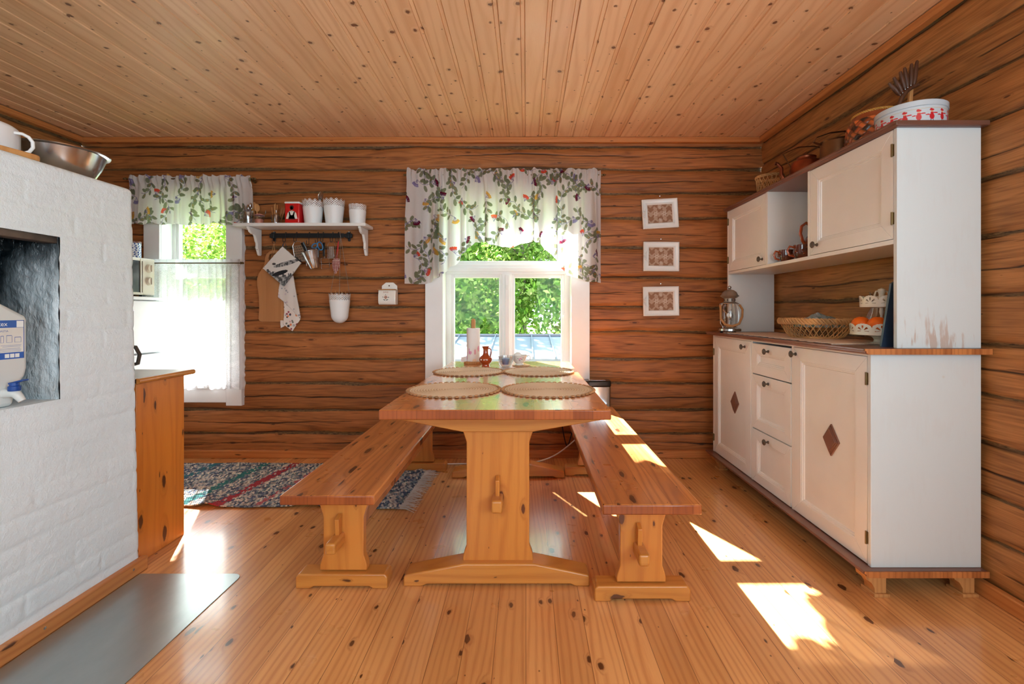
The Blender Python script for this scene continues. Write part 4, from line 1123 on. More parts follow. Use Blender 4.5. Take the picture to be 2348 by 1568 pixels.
YYd = YY + 0.010 * snoise(xs, 66, 1.0, 3)[:, None] + (XX > -1.2) * (-(XX + 1.2) * 0.06)
grid('weave', np.stack([XX + (YY - 2.85) * 0.03, YYd, Zr], -1), M['rug'], t, col=C, thick=0.004)
b = MB(); rf = random.Random(3)
for k in range(150):
    y_ = 2.47 + 0.715 * k / 149; x_ = -0.665 + (y_ - 2.85) * 0.03
    a_ = rf.uniform(-.5, .5); L = rf.uniform(.05, .10)
    b.tube([(x_, y_, .009), (x_ + L * .5, y_ + a_ * L * .3, .008 + rf.random() * .006), (x_ + L, y_ + a_ * L, .003)], [0.0022, 0.002, 0.001], 5)
b.build('fringe', plain('rug_fringe', (206, 196, 186), 0.9), t)['label'] = 'pale knotted fringe'

# ================================================================ WALL SHELF AND WHAT STANDS ON IT
ZSH = 1.6625
t = thing('wall_shelf', 'white wall shelf on two scalloped brackets', 'shelf', (-1.56, 3.30, 1.64))
MB().box(-2.016, -1.102, 3.205, 3.366, 1.641, ZSH).build('board', M['white'], t, bevel=0.003)
for xb in (-1.915, -1.147):
    prof = [(3.366, 1.640), (3.210, 1.640), (3.212, 1.628), (3.222, 1.622), (3.232, 1.606), (3.246, 1.600), (3.262, 1.594), (3.280, 1.596), (3.292, 1.584), (3.300, 1.566), (3.306, 1.550), (3.316, 1.540), (3.318, 1.522), (3.314, 1.508), (3.322, 1.494), (3.330, 1.480), (3.336, 1.464), (3.346, 1.454), (3.358, 1.453), (3.366, 1.460)]
    br = MB().prism(prof, 'x', xb - 0.009, xb + 0.009).build('bracket', M['white'], t, bevel=0.002)
    s_ = MB()
    for z_ in (1.548, 1.495): s_.tube([(xb, 3.312 + (1.548 - z_) * .18, z_), (xb, 3.318 + (1.548 - z_) * .18, z_)], 0.0045, 8)
    s_.build('screw', M['pewter'], br)
n = N('pierced_white'); h_ = n.attr('hole'); bs = n.bsdf(rgba((232, 232, 232)), 0.4)
tp = n.n('ShaderNodeBsdfTransparent'); mx = n.n('ShaderNodeMixShader'); n.setin(mx.inputs[0], n.ramp(h_, 0.4, 0.6)); n.t.links.new(bs, mx.inputs[1]); n.t.links.new(tp.outputs[0], mx.inputs[2])
M['pierced'] = n.done(mx.outputs[0])
n = N('pierced_ivory'); h_ = n.attr('hole'); bs = n.bsdf(rgba((228, 222, 206)), 0.35)
tp = n.n('ShaderNodeBsdfTransparent'); mx = n.n('ShaderNodeMixShader'); n.setin(mx.inputs[0], n.ramp(h_, 0.4, 0.6)); n.t.links.new(bs, mx.inputs[1]); n.t.links.new(tp.outputs[0], mx.inputs[2])
M['pierced_ivory'] = n.done(mx.outputs[0])
def lace_pot(t, cx, cy, z0, rb, rt, h, band, teeth, round_top=False, bottom=None):
    nu, nv = 220, 90
    a = np.linspace(0, 2 * PI, nu + 1)[:-1][:, None]; v_ = np.linspace(0, 1, nv)[None, :]
    tri = np.abs(((a * teeth / (2 * PI)) % 1) * 2 - 1)
    tooth = (np.sqrt(np.clip(1 - tri ** 2, 0, 1)) if round_top else tri) * (0.015 if not round_top else 0.009)
    Z = z0 + v_ * (h - 0.015 + tooth)
    rad = rb + (rt - rb) * (Z - z0) / h + 0.0015 * ((Z - z0) < h - band)
    if bottom: rad = rad * np.sqrt(np.clip(1 - np.clip((z0 + bottom - Z) / bottom, 0, 1) ** 2, 0.0, 1))
    zz_ = (Z - (z0 + h - band)) / band
    ca = (a * teeth * 2 / (2 * PI)); cz = zz_ * 4.0
    hole = (((((ca + cz) % 1) - .5) ** 2 + ((((ca - cz) % 1)) - .5) ** 2) < 0.13).astype(float) * (zz_ > 0.08) * (zz_ < 0.95 + 0 * tri)
    X = cx + rad * np.cos(a); Y = cy + rad * np.sin(a)
    grid('wall', np.stack([X, Y, Z + 0 * a], -1), M['pierced'], t, attrs={'hole': hole + 0 * Z}, closed_u=True)
    if not bottom: MB().lathe([(0.001, z0), (rb, z0), (rb, z0 + 0.003), (0.001, z0 + 0.004)], (cx, cy, 0), 40).build('base', M['white'], t)
def pot_at(px, rb, rt, h, label, band=0.055, teeth=13, rt_=False):
    x_ = (px - VX) * 3.285 / F_PX
    t = thing('planter_pot', label, 'pot', (x_, 3.285, ZSH), 'white lace-edged metal pots')
    lace_pot(t, x_, 3.285, ZSH, rb, rt, h, band, teeth, rt_)
    return x_
xp1 = pot_at(718, 0.053, 0.073, 0.172, 'white lace-edged pot on the shelf with a steel ladle in it')
pot_at(766, 0.053, 0.073, 0.177, 'empty white lace-edged pot in the middle of the three on the shelf')
xp3 = pot_at(820, 0.049, 0.060, 0.146, 'smallest white lace-edged pot, at the right end of the shelf', 0.050, 12, True)
def spoonish(name, label, cat, base, tip, mat, L, bw=0.018, bl=0.03, group=None, hr=0.003, dish=True):
    """a spoon from base to tip, bowl at the tip"""
    base, tip = Vector(base), Vector(tip); d = (tip - base).normalized()
    t = thing(name, label, cat, base, group)
    m = MB(); m.tube([base, base.lerp(tip, .5), tip - d * bl], [hr, hr * .8, hr], 8, flat=0.6); m.build('handle', M[mat], t)
    m = MB(); m.M = Matrix.Translation(tip - d * bl * 0.3) @ d.to_track_quat('Z', 'Y').to_matrix().to_4x4()
    m.ball((0, 0, 0), (bw, 0.005, bl), 16, 10); m.build('bowl', M[mat], t)
    return t
spoonish('ladle', 'steel ladle leaning out of the first white pot on the shelf', 'ladle', (xp1 + .005, 3.285, ZSH + .006), (xp1 + 0.062, 3.27, ZSH + 0.208), 'steel', .2, 0.026, 0.034)
for k, dx in enumerate((-.028, -.018, -.006)):
    m = MB(); m.tube([(xp3 + dx * .8, 3.285, ZSH + .006), (xp3 + dx * 1.3 - .012, 3.28 + .01 * k, ZSH + .15)], 0.0035, 8)
    tag(m.build('glass_stirrer', M['clear'], None, (xp3 + dx * .8, 3.285, ZSH + .006)), 'clear glass stirrer sticking out of the smallest pot on the shelf', 'stirrer', 'clear stirrers in the smallest pot')
# red tin
t = thing('tin_box', 'red square tin with white lid and a picture of a woman in a vest', 'tin', (-1.616, 3.262, ZSH))
M['redtin'] = plain('red_tin', (196, 16, 20), 0.3, coat=0.3, var=0.02)
MB().box(-1.667, -1.565, 3.222, 3.302, ZSH, ZSH + 0.140).build('body', M['redtin'], t, bevel=0.008, seg=3)
MB().box(-1.669, -1.563, 3.220, 3.304, ZSH + 0.136, ZSH + 0.150).build('lid', M['whiteplastic'], t, bevel=0.006, seg=3)
def flat_shapes(parent, shapes, y, mats):
    for nm, mat, polys in shapes:
        m = MB()
        for pl_ in polys: m.prism(pl_, 'y', y - 0.0006, y + 0.0004)
        m.build(nm, mats[mat], parent, smooth=0)
def ellp(cx, cz, a, b_, n_=16, a0=0, a1=2 * PI):
    return [(cx + a * math.cos(q), cz + b_ * math.sin(q)) for q in np.linspace(a0, a1, n_ + 1)[:-1]]
pm = {'w': plain('print_white', (226, 222, 214), 0.5), 'r': plain('print_maroon', (110, 26, 30), 0.5), 'h': plain('print_brown', (60, 32, 20), 0.5), 's': plain('print_skin', (206, 150, 120), 0.5), 'g': plain('print_dark_green', (48, 62, 50), 0.5), 'o': plain('print_rust', (176, 90, 40), 0.5), 'b': plain('print_blue', (30, 84, 170), 0.4), 'p': plain('print_pink', (226, 150, 170), 0.6)}
cx_, zb_ = -1.617, ZSH
flat_shapes(t, [('print', 'h', [ellp(cx_, zb_ + .108, .0145, .016)]), ('print', 's', [ellp(cx_ - .001, zb_ + .103, .0085, .013), [(cx_ - .005, zb_ + .082), (cx_ + .005, zb_ + .082), (cx_ + .005, zb_ + .094), (cx_ - .005, zb_ + .094)]]),
                ('print', 'w', [[(cx_ - .040, zb_ + .030), (cx_ + .040, zb_ + .030), (cx_ + .030, zb_ + .070), (cx_ + .014, zb_ + .084), (cx_ - .014, zb_ + .084), (cx_ - .028, zb_ + .070)]]),
                ('print', 'r', [[(cx_ - .026, zb_ + .024), (cx_ + .026, zb_ + .024), (cx_ + .017, zb_ + .05), (cx_ + .022, zb_ + .078), (cx_ + .014, zb_ + .08), (cx_ + .006, zb_ + .055), (cx_ - .006, zb_ + .055), (cx_ - .014, zb_ + .08), (cx_ - .022, zb_ + .076), (cx_ - .017, zb_ + .05)]])], 3.2215, pm)
# glass mug with cutlery
xm = (569 - VX) * 3.28 / F_PX
t = thing('glass_mug', 'clear glass mug holding cutlery at the left end of the shelf', 'mug', (xm, 3.28, ZSH))
m = MB(); m.lathe([(0.001, ZSH), (0.030, ZSH), (0.033, ZSH + .01), (0.034, ZSH + .085), (0.031, ZSH + .085), (0.030, ZSH + .012), (0.001, ZSH + .010)], (xm, 3.28, 0), 28); m.build('cup', M['crystal'], t)
m = MB(); m.tube([(xm - .033, 3.27, ZSH + .070), (xm - .052, 3.262, ZSH + .062), (xm - .058, 3.26, ZSH + .044), (xm - .050, 3.262, ZSH + .026), (xm - .033, 3.27, ZSH + .018)], 0.0045, 8); m.build('handle', M['crystal'], t)
for k, (dx, dy, tx, ty, h_) in enumerate(((-.012, 0, -.020, -.01, .125), (-.004, .008, -.008, .012, .132), (.006, -.004, .004, -.012, .121), (.012, .004, .018, .0, .142), (0, -.010, -.014, -.016, .112), (.008, .012, .010, .02, .130))):
    spoonish('teaspoon', 'steel spoon standing among others in the glass mug on the shelf', 'spoon', (xm + dx, 3.28 + dy, ZSH + .011), (xm + tx, 3.28 + ty, ZSH + h_), 'steel', .1, 0.009, 0.018, 'steel spoons in the glass mug', 0.002)
for k, (a_, b_, lab) in enumerate(((583, 582, 'wooden spoon nearer the left window curtain, behind the jar'), (590, 589, 'wooden spoon nearer the pink jar, behind it'))):
    spoonish('wooden_spoon', lab, 'spoon', ((a_ - VX) * 3.325 / F_PX, 3.325, ZSH + 0.001), ((b_ - VX) * 3.345 / F_PX, 3.345, ZSH + .155 - .012 * k), 'rawwood', .15, 0.019, 0.030, None, 0.0045)
xj = (594.5 - VX) * 3.27 / F_PX
t = thing('glass_jar', 'small glass jar of pink salt with a red and white cloth top', 'jar', (xj, 3.27, ZSH))
m = MB(); m.lathe([(0.001, ZSH), (0.029, ZSH), (0.030, ZSH + .05), (0.026, ZSH + .058), (0.026, ZSH + .064)], (xj, 3.27, 0), 28, cap1=False); m.build('glass', M['clear'], t)
m = MB(); m.lathe([(0.001, ZSH + .002), (0.0275, ZSH + .002), (0.0275, ZSH + .034), (0.012, ZSH + .039), (0.001, ZSH + .040)], (xj, 3.27, 0), 24); m.build('salt', M['stuffing'], t)
a = np.linspace(0, 2 * PI, 61)[:-1][:, None]; v_ = np.linspace(0, 1, 12)[None, :]
rr = 0.034 * (1 - v_) ** 0.5 * (1 + 0.05 * np.sin(a * 10)); Zc_ = ZSH + .062 + 0.012 * v_
chk = (np.floor((rr * np.cos(a)) / .004) + np.floor((rr * np.sin(a)) / .004)) % 2
C = np.where(chk[..., None] > .5, np.array([190, 40, 60.]), np.array([236, 226, 226.]))
grid('cloth_top', np.stack([xj + rr * np.cos(a), 3.27 + rr * np.sin(a), Zc_ + 0 * a], -1), M['gingham'], t, col=C, closed_u=True)
spoonish('teaspoon', 'small steel spoon leaning up behind the jar of pink salt', 'spoon', (xj - .004, 3.315, ZSH + .001), (xj + .012, 3.33, ZSH + .105), 'steel', .1, 0.009, 0.017, None, 0.002)
xk = (630 - VX) * 3.30 / F_PX
t = thing('wooden_skewers_holder', 'clear glass tumbler holding wooden skewers between jar and red tin', 'tumbler', (xk, 3.31, ZSH))
m = MB(); m.lathe([(0.001, ZSH), (0.026, ZSH), (0.030, ZSH + .07), (0.028, ZSH + .07), (0.024, ZSH + .004), (0.001, ZSH + .004)], (xk, 3.31, 0), 24); m.build('glass', M['clear'], t)
for k, (dx, tx, h_) in enumerate(((-.014, -.022, .128), (-.008, -.006, .150), (-.003, -.002, .156), (.004, .010, .146), (-.010, -.012, .140))):
    m = MB(); m.tube([(xk + dx, 3.31, ZSH + .005), (xk + tx, 3.31 + .004 * k - .008, ZSH + h_)], 0.0022, 6)
    tag(m.build('wooden_skewer', M['rawwood'], None, (xk + dx, 3.31, ZSH + .005)), 'thin wooden skewer standing in the tumbler on the shelf', 'skewer', 'wooden skewers in the tumbler')
for k, (x_, lab) in enumerate(((644, 'brown wooden spatula leaning right, nearer the skewers'), (649, 'brown wooden spatula leaning right, nearer the red tin'))):
    m = MB(); p0 = Vector(((x_ - 7 - VX) * 3.345 / F_PX, 3.345, ZSH)); p1 = Vector(((x_ + 2 - VX) * 3.348 / F_PX, 3.350, ZSH + .135))
    m.tube([p0, p0.lerp(p1, .6), p0.lerp(p1, .75), p1], [.004, .004, .010, .011], 8, flat=0.3)
    tag(m.build('wooden_spatula', M['wickerdark'], None, p0), lab, 'spatula')
xo = (633.5 - VX) * 3.245 / F_PX
t = thing('glass_bottle', 'tiny clear glass bottle in front of the skewers', 'bottle', (xo, 3.245, ZSH))
m = MB(); m.lathe([(0.001, ZSH), (0.0165, ZSH), (0.0175, ZSH + .01), (0.0175, ZSH + .060), (0.006, ZSH + .072), (0.006, ZSH + .082)], (xo, 3.245, 0), 20); m.build('glass', M['crystal'], t)
m = MB(); m.lathe([(0.007, ZSH + .080), (0.008, ZSH + .092), (0.001, ZSH + .094)], (xo, 3.245, 0), 16); m.build('stopper', M['crystal'], t)

# ================================================================ HANGING RAIL AND UTENSILS
t = thing('utensil_rail', 'black iron rail with cross-shaped ends under the shelf', 'rail', (-1.54, 3.345, 1.596))
xa, xe = (628 - VX) * 3.35 / F_PX, (800 - VX) * 3.35 / F_PX
m = MB(); m.box(xa, xe - .03, 3.332, 3.337, 1.579, 1.612); m.prism([(xe - .03, 3.332), (xe - .03, 3.337), (xe - .014, 3.356), (xe + .004, 3.360), (xe + .004, 3.355), (xe - .012, 3.351)], 'z', 1.583, 1.608)
m.build('bar', M['black'], t, bevel=0.002)
for x_ in (xa, xe):
    m = MB()
    m.prism([(x_ + .0095 * math.cos(q), 1.596 + (.022 if math.sin(q) > 0 else -.030) + .0095 * math.sin(q)) for q in np.linspace(0, 2 * PI, 25)[:-1]], 'y', 3.352, 3.362)
    m.box(x_ - .026, x_ + .026, 3.338, 3.356, 1.581, 1.611); m.box(x_ - .010, x_ + .010, 3.330, 3.340, 1.575, 1.617)
    m.build('end_plate', M['black'], t, bevel=0.003)
    s_ = MB(); s_.ball((x_, 3.351, 1.623), (.004, .003, .004), 10, 6); s_.build('screw', M['wire'], t)
def hook(px, zlow, label):
    x_ = (px - VX) * 3.33 / F_PX
    pts = [(x_, 3.342, 1.600), (x_, 3.342, 1.615), (x_, 3.335, 1.620), (x_, 3.327, 1.615), (x_, 3.325, 1.60), (x_, 3.325, zlow + .01), (x_ - .003, 3.318, zlow + .002), (x_ - .005, 3.308, zlow), (x_ - .006, 3.303, zlow + .008), (x_ - .007, 3.303, zlow + .030)]
    m = MB(); m.tube(pts, 0.0022, 8)
    tag(m.build('hook', M['black'], None, (x_, 3.33, 1.60)), label, 'hook', 'black hooks on the rail'); return x_
H = [(655, 1.545, 'potholder'), (680, 1.545, 'grater'), (709, 1.525, 'small bucket'), (729, 1.53, 'scissors'), (741, 1.545, 'wire masher'), (763, 1.545, 'egg slicer'), (776, 1.545, 'red brush handle')]
HX = {lab: hook(px, z_, 'thin black hook on the rail, above the ' + lab) for px, z_, lab in H}

def pip(px_, pz_, poly):
    inside = np.zeros(px_.shape, bool); n_ = len(poly)
    for i in range(n_):
        x1, y1 = poly[i]; x2, y2 = poly[(i + 1) % n_]
        c = ((y1 > pz_) != (y2 > pz_)) & (px_ < (x2 - x1) * (pz_ - y1) / (y2 - y1 + 1e-12) + x1)
        inside ^= c
    return inside
def sheet(name, parent, poly, y, colf, mat, thick=0.004, wav=None, step=0.0022):
    """cloth or card cut to an outline (x,z) at depth y"""
    xs_ = [p[0] for p in poly]; zs_ = [p[1] for p in poly]
    x_ = np.arange(min(xs_), max(xs_) + step, step); z_ = np.arange(min(zs_), max(zs_) + step, step)
    Xq, Zq = np.meshgrid(x_, z_, indexing='ij')
    Yq = y + (wav(Xq, Zq) if wav else 0 * Xq)
    kx = (x_[1:] + x_[:-1]) / 2; kz = (z_[1:] + z_[:-1]) / 2; KX, KZ = np.meshgrid(kx, kz, indexing='ij')
    return grid(name, np.stack([Xq, Yq, Zq], -1), M[mat], parent, col=colf(Xq, Zq), keep=pip(KX, KZ, poly), thick=thick)
def W(pts, Y): return [((a - VX) * Y / F_PX, HC - (b_ - VY) * Y / F_PX) for a, b_ in pts]

t = thing('cutting_board', 'bamboo cutting board with arched handle hanging left of the towel', 'cutting board', (-1.80, 3.356, 1.05))
cbp = W([(601, 737.5), (596, 736), (593.5, 731), (595, 708), (594.5, 680), (590.5, 655), (590, 640), (594, 627), (602, 616), (607.5, 604), (608.5, 592), (611, 583), (618, 576.5), (627, 573.5), (636, 574.5), (643, 580), (646, 590), (647, 604), (652, 615), (660, 626), (664, 640), (663.5, 655), (660, 680), (659, 708), (660.5, 731), (658, 736), (653, 737.5)], 3.356)
hole_ = W([(616, 592), (618, 584), (624, 580.5), (631, 580.5), (637, 584), (639, 592), (637, 596), (618, 596)], 3.356)
m = MB()
zc_ = hole_[-1][1]
lo = [p for p in cbp if p[1] <= zc_ - 1e-6]
m.prism(cbp, 'y', 3.349, 3.363)
o = m.build('board', M['bamboo'], t, bevel=0.003)
cut = MB(); cut.prism(hole_, 'y', 3.34, 3.37); co = cut.build('cutter', M['bamboo'])
md = o.modifiers.new('hole', 'BOOLEAN'); md.operation = 'DIFFERENCE'; md.object = co; md.solver = 'EXACT'
o.modifiers.move(1, 0)
dg = bpy.context.evaluated_depsgraph_get(); dg.update(); me = bpy.data.meshes.new_from_object(o.evaluated_get(dg)); o.modifiers.clear(); o.data = me; bpy.data.objects.remove(co)
m = MB(); p_ = [P(628, 556, 3.344), P(624.5, 575, 3.342), P(623, 591, 3.347), P(626, 591, 3.347), P(629.5, 575, 3.342), P(629, 556, 3.344)]; m.tube(p_, 0.0022, 6); m.build('leather_loop', M['rope'], t)
m = MB(); m.tube([P(628 + 4.0 * math.sin(q), 553 - 5.0 * math.cos(q), 3.342) for q in np.linspace(0, 2 * PI, 13)[:-1]], 0.0016, 6, closed=True); m.build('ring', M['black'], t)

t = thing('towel', 'folded kitchen towel printed with grey dots and fruit, below the potholder', 'towel', tuple(P(655, 650, 3.322)))
rdot = np.random.RandomState(6)
def colT(base, cols, n_, x0, x1, z0, z1, r0, seed):
    r = np.random.RandomState(seed); D_ = [(r.uniform(x0, x1), r.uniform(z0, z1), r0 * r.uniform(.6, 1.1), cols[r.randint(len(cols))]) for _ in range(n_)]
    def f(X, Z):
        C = np.empty(X.shape + (3,)); C[:] = base
        for cx, cz, rr, cc in D_: C[(X - cx) ** 2 + (Z - cz) ** 2 < rr * rr] = cc
        return C
    return f
up_ = W([(646, 628), (672, 632), (677, 660), (681, 680), (686, 705), (689.5, 728), (684, 726), (662, 702), (638, 681), (640, 660)], 3.325)
lo_ = W([(651, 692), (664, 702), (689, 728), (687, 734), (671, 759), (661, 752), (650, 744), (652, 715)], 3.332)
ta_ = W([(643, 734), (652, 735), (652, 748), (643.5, 752)], 3.338)
x0, x1 = P(638, 0, 3.32).x, P(690, 0, 3.32).x
zz0, zz1 = P(0, 760, 3.32).z, P(0, 635, 3.32).z
sheet('upper_fold', t, up_, 3.325, colT((214, 206, 200), [(168, 164, 168), (200, 184, 190), (216, 190, 176), (150, 150, 154)], 26, x0, x1, zz0, zz1, .008, 1), 'towel', wav=lambda X, Z: .003 * np.sin(X * 90))
sheet('lower_fold', t, lo_, 3.332, colT((226, 216, 208), [(150, 60, 76), (226, 130, 84), (70, 66, 84), (200, 150, 156), (120, 120, 110), (176, 170, 170), (40, 40, 48)], 46, x0, x1, zz0, zz0 + .22, .009, 2), 'towel', wav=lambda X, Z: .003 * np.sin(X * 70 + 1))
sheet('tail', t, ta_, 3.338, colT((220, 212, 206), [(200, 190, 190)], 3, x0, x1, zz0, zz0 + .1, .006, 3), 'towel')
t = thing('potholder', 'square potholder with a black and white photo print, hung by its corner', 'potholder', tuple(P(648, 566, 3.30)))
sq = W([(648, 565.5), (691, 603), (651, 656), (603, 615)], 3.30)
def colP(X, Z):
    ax = (X - sq[3][0]) / (sq[1][0] - sq[3][0]); az = (Z - sq[2][1]) / (sq[0][1] - sq[2][1])
    C = np.empty(X.shape + (3,)); nz = snoise2(X, Z, 17, 28, 4)
    C[:] = (212, 206, 200)
    land = az < 0.40 - 0.25 * (ax - 0.1) + 0.06 * nz + 0.18 * (ax > .55) * (ax - .55) * 2
    C[land] = (120, 120, 120)
    C[land & (nz > 0.15)] = (72, 72, 74); C[land & (nz < -0.4)] = (170, 168, 166)
    bird = (((ax - .62) * .9 - (az - .57) * .5) / .26) ** 2 + ((az - .57 - (ax - .6) * .25) / .055) ** 2 < 1
    C[bird] = (150, 148, 146); C[bird & (nz > .1)] = (60, 60, 62)
    b2 = ((ax - .45) / .20) ** 2 + ((az - .33 - (ax - .45) * .3) / .055) ** 2 < 1
    C[b2] = (26, 26, 30)
    b3 = ((ax - .30) / .05) ** 2 + ((az - .56) / .03) ** 2 < 1
    C[b3] = (50, 50, 52)
    return C
sheet('pad', t, sq, 3.300, colP, 'towel', thick=0.010, wav=lambda X, Z: .002 * np.sin(X * 40))
m = MB(); m.tube([P(648, 568, 3.298), P(649, 560, 3.302), P(652.5, 555, 3.304), P(656, 562, 3.306), P(656, 572, 3.306)], 0.004, 8, flat=.4); m.build('loop', M['navy'], t)

t = thing('grater', 'flat steel grater hanging behind the bucket and potholder', 'grater', tuple(P(680, 556, 3.32)))
G = Matrix.Translation(P(681, 553, 3.322)) @ Matrix.Rotation(R(-9), 4, 'Y')
m = MB(); m.M = G; m.box(-.036, .040, 0, .0015, -.150, -.028)
m.build('blade', M['steel'], t)
m = MB(); m.M = G; m.tube([(-.034, 0, -.185), (-.036, 0, -.03), (-.020, 0, -.006), (0, 0, 0), (.022, 0, -.006), (.040, 0, -.03), (.042, 0, -.185)], .0022, 8); m.build('frame', M['wire'], t)
m = MB(); m.M = G
for i in range(5):
    for j in range(6): m.ball((-.026 + i * .0145 + (j % 2) * .004, -.001, -.042 - j * .018), (.0042, .0028, .0038), 8, 6)
m.build('teeth', M['pewter'], t)

t = thing('small_bucket', 'small shiny steel bucket holding scissors and spatula', 'bucket', tuple(P(716, 597, 3.30)))
Bt = Matrix.Translation(P(722, 615.5, 3.30)) @ Matrix.Rotation(R(-13), 4, 'Y') @ Matrix.Rotation(R(4), 4, 'X')
m = MB(); m.M = Bt
m.lathe([(0.001, 0), (.029, 0), (.031, .003), (.046, .060), (.047, .064), (.048, .066), (.061, .118), (.064, .120), (.064, .123), (.060, .122), (.044, .06), (.028, .004), (.001, .004)], seg=40); m.build('body', M['steel'], t)
m = MB(); m.M = Bt; m.tube([(-.062, 0, .116), (-.03, 0, .155), (-.008, .0, .168), (.02, 0, .152), (.062, 0, .116)], .0016, 6); m.build('handle', M['wire'], t)
m = MB(); p_ = [P(712, 605, 3.30), P(704, 580, 3.29), P(700, 570, 3.285), P(693, 556, 3.28)]; m.tube(p_, [.006, .007, .012, .014], 10, flat=.3)
tag(m.build('spatula', M['blackplastic'], None, p_[0]), 'black plastic spatula sticking out of the bucket to the left', 'spatula')
m = MB(); m.M = Matrix.Translation(P(715, 572, 3.295)) @ Matrix.Rotation(R(8), 4, 'Y'); m.lathe([(.001, -.012), (.026, -.010), (.032, 0), (.026, .008), (.001, .010)], seg=24)
tag(m.build('measuring_spoon', M['pegwood'], None, P(715, 572, 3.295)), 'round brown lid lying in the mouth of the bucket', 'lid')
t = thing('scissors', 'scissors with bright blue handles standing in the bucket', 'scissors', tuple(P(722, 600, 3.30)))
for k, (cx, cy, rx, rz, an) in enumerate(((721.5, 564, 5, 7, .9), (734, 564, 5.5, 9.5, -.35))):
    c_ = P(cx, cy, 3.295); s_ = 3.295 / F_PX
    m = MB(); m.tube([(c_.x + (rx * math.cos(q) * math.cos(an) + rz * math.sin(q) * math.sin(an)) * s_, 3.295, c_.z + (-rx * math.cos(q) * math.sin(an) + rz * math.sin(q) * math.cos(an)) * s_) for q in np.linspace(0, 2 * PI, 21)[:-1]], .0042, 8, closed=True)
    m.build('handle', M['lightblue'], t)
m = MB(); m.tube([P(731, 572, 3.295), P(724, 580, 3.298), P(720, 600, 3.30)], [.005, .006, .003], 8, flat=.4); m.tube([P(725, 570, 3.297), P(724, 580, 3.30), P(723, 600, 3.304)], [.004, .005, .003], 8, flat=.4); m.build('blades', M['steel'], t)

t = thing('potato_masher', 'wire masher with flat black handle beside the bucket', 'masher', tuple(P(741, 556, 3.32)))
m = MB(); a_ = P(738.5, 556, 3.318); b_ = P(746, 588, 3.318); m.box(a_.x + .004, b_.x - .002, 3.314, 3.320, b_.z, a_.z); m.build('handle', M['blackplastic'], t, bevel=.003)
m = MB(); c_ = [P(736, 592, 3.318), P(754, 592, 3.318), P(756, 616, 3.318), P(737.5, 616, 3.318)]
m.tube(c_, .0018, 6, closed=True); m.tube([P(737, 606, 3.314), P(755, 606, 3.314)], .0015, 6); m.tube([P(744, 586, 3.318), P(745, 592, 3.318)], .003, 6)
m.tube([P(736, 594, 3.318), P(737, 600, 3.305), P(738, 606, 3.318), P(737.5, 612, 3.305), P(738, 616, 3.318)], .0013, 6); m.tube([P(754.5, 594, 3.318), P(755, 600, 3.305), P(756, 606, 3.318), P(755.5, 612, 3.305), P(756, 616, 3.318)], .0013, 6)
m.build('wire', M['wire'], t)

t = thing('egg_slicer', 'steel slicer with arched wire frame on the rail', 'slicer', tuple(P(760, 554, 3.32)))
m = MB(); m.tube([P(751, 592, 3.318), P(750.5, 565, 3.318), P(753, 557, 3.318), P(760, 553.5, 3.318), P(767, 557, 3.318), P(769.5, 565, 3.318), P(768, 592, 3.318)], .0017, 6); m.build('frame', M['wire'], t)
m = MB(); a_ = P(753.5, 565, 3.318); b_ = P(766, 593, 3.318); m.box(a_.x, b_.x, 3.316, 3.319, b_.z, a_.z)
m.build('blade', M['steel'], t, bevel=.001)
m = MB()
for k in range(8): m.ball(P(759, 567 + 3.1 * k, 3.3155), (.004, .0015, .0025), 8, 6)
m.build('ridges', M['wire'], t)
m = MB(); m.tube([P(776, 553, 3.315), P(774, 575, 3.312), P(771.5, 594, 3.31)], [.004, .007, .006], 8, flat=.5)
tag(m.build('brush_handle', M['red'], None, P(776, 553, 3.315)), 'thin red handle hanging above the checked heart', 'brush')

# gingham heart
hc = P(770.5, 609, 3.30)
a = np.linspace(0, 2 * PI, 81)[:-1][:, None]; v_ = np.linspace(0.001, PI - 0.001, 50)[None, :]
nx = np.sin(v_) * np.cos(a); ny = np.sin(v_) * np.sin(a); nz = np.cos(v_) + 0 * a
Wd = .034 * (0.62 + 0.38 * np.clip(nz + .45, -1, 1)) ; X_ = hc.x + .004 * nz + nx * Wd; Z_ = hc.z + nz * .058 - .010 * np.exp(-(nx / .25) ** 2) * (nz > .5); Y_ = hc.y + ny * .020 * (0.6 + .4 * np.clip(nz + .4, -1, 1))
g1 = (np.floor((X_ - hc.x + .1) / .0055) % 2); g2 = (np.floor((Z_ - hc.z + .1) / .0055) % 2)
C = np.where((g1 + g2)[..., None] > 1.5, np.array([112, 30, 34.]), np.where((g1 + g2)[..., None] > .5, np.array([166, 100, 96.]), np.array([226, 214, 200.])))
t = thing('fabric_heart', 'stuffed heart of red and white gingham hanging beside the chain', 'ornament', hc)
grid('cushion', np.stack([X_, Y_, Z_], -1), M['gingham'], t, col=C, closed_u=True)
m = MB(); m.tube([P(771, 591, 3.30), P(776, 570, 3.312), P(779, 548, 3.322)], .0012, 6); m.build('string', M['wire'], t)

